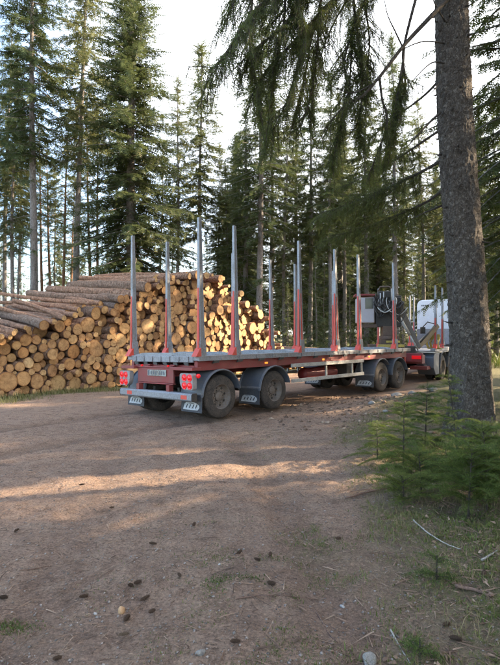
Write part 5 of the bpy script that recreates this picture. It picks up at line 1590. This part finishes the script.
# grass strip along the foot of the log pile
r = np.random.default_rng(6); n = 16000
u = r.uniform(-2, 14, n); o_ = -np.abs(r.normal(0.35, 0.45, n)) - 0.1
x = PB.x + PU.x*u + PA.x*o_; y = PB.y + PU.y*u + PA.y*o_
k = r.random(n) < tuft(x*0.8, y*0.8); x, y = x[k], y[k]
tag(blades('verge_grass', x, y, r, 0.06, 0.24, 0.005, 'grass_blade', 1.1), 'strip of dry yellow grass along the foot of the log pile', 'grass', None, 'stuff')
# sparse green specks in the middle of the track
x, y, r = scatter(60000, -1.4, 1.6, 2.2, 9, lambda x, y: np.clip(vnoise(x*1.1+3, y*0.8, 27)*2.2-0.75, 0, 1)*np.clip((vnoise(x*4, y*4, 28)-0.45)*4, 0, 1)*np.exp(-((x-0.25)/0.8)**2), 7)
tag(blades('track_moss', x, y, r, 0.01, 0.03, 0.0025, 'moss_blade', 1.3), 'thin green growth along the middle of the track', 'moss', None, 'stuff')
gx_, gy_ = gpt(233, 578)
x = gx_ + rng.normal(0, 0.10, 520); y = gy_ + rng.normal(0, 0.045, 520)
tag(blades('moss_patch', x, y, rng, 0.01, 0.03, 0.003, 'bilberry_leaf', 1.3), 'small bright green moss patch among the cones', 'moss', None, 'stuff')
gx_, gy_ = gpt(14, 625)
x = gx_ + rng.normal(0, 0.09, 420); y = gy_ + rng.normal(0, 0.05, 420)
tag(blades('moss_patch', x, y, rng, 0.01, 0.03, 0.003, 'bilberry_leaf', 1.3), 'small green moss patch at the left edge', 'moss', None, 'stuff')
# undergrowth of the forest floor behind the clearing
r = np.random.default_rng(12); n = 30000
y = 27*(75/27)**r.random(n); x = (r.uniform(-0.5, 0.55, n))*y
d_ = (x+6.9)*(-0.788)+(y-13.8)*0.616
k = (verge_np(x, y) > 0.7) & (d_ > -1e9) & ((x > -1.5+0.12*(y-27)) | (y > 30)); x, y = x[k], y[k]
tag(blades('undergrowth', x, y, r, 0.15, 0.8, 0.03, 'moss_blade', 1.2), 'low green brown undergrowth on the forest floor behind the clearing', 'undergrowth', None, 'stuff')

# sprigs of bilberry and young spruce shoots in the moss
x, y, r = scatter(5200, 0.3, 6.0, 2.3, 12, lambda x, y: verge_np(x, y)*tuft(x+3, y+11), 41)
lf = Leaves()
zg = gz_np(x, y)
for i in range(len(x)):
    for k in range(3):
        a_ = random.uniform(0, 6.28)
        lf.add((x[i], y[i], zg[i]), (math.cos(a_)*.8, math.sin(a_)*.8, random.uniform(.3,1.1)), (random.uniform(-.5,.5), random.uniform(-.5,.5), 1), random.uniform(.035,.085))
sp = link('green_sprigs', lf.mesh('green_sprigs', 'needles_young', T_TWIG_S))
tag(sp, 'green sprigs scattered through the moss of the verge', 'sprigs', None, 'stuff')

# fallen leaves and flakes of bark on the verge
x, y, r = scatter(6000, 0.1, 6.0, 2.3, 12, lambda x, y: verge_np(x, y)*0.5, 43)
tag(slivers('bark_flakes', x, y, r, (0.02,0.06), (0.005,0.012), 'needle_litter', 0.5, 0.012), 'brown flakes of bark and dead leaves in the moss', 'litter', None, 'stuff')
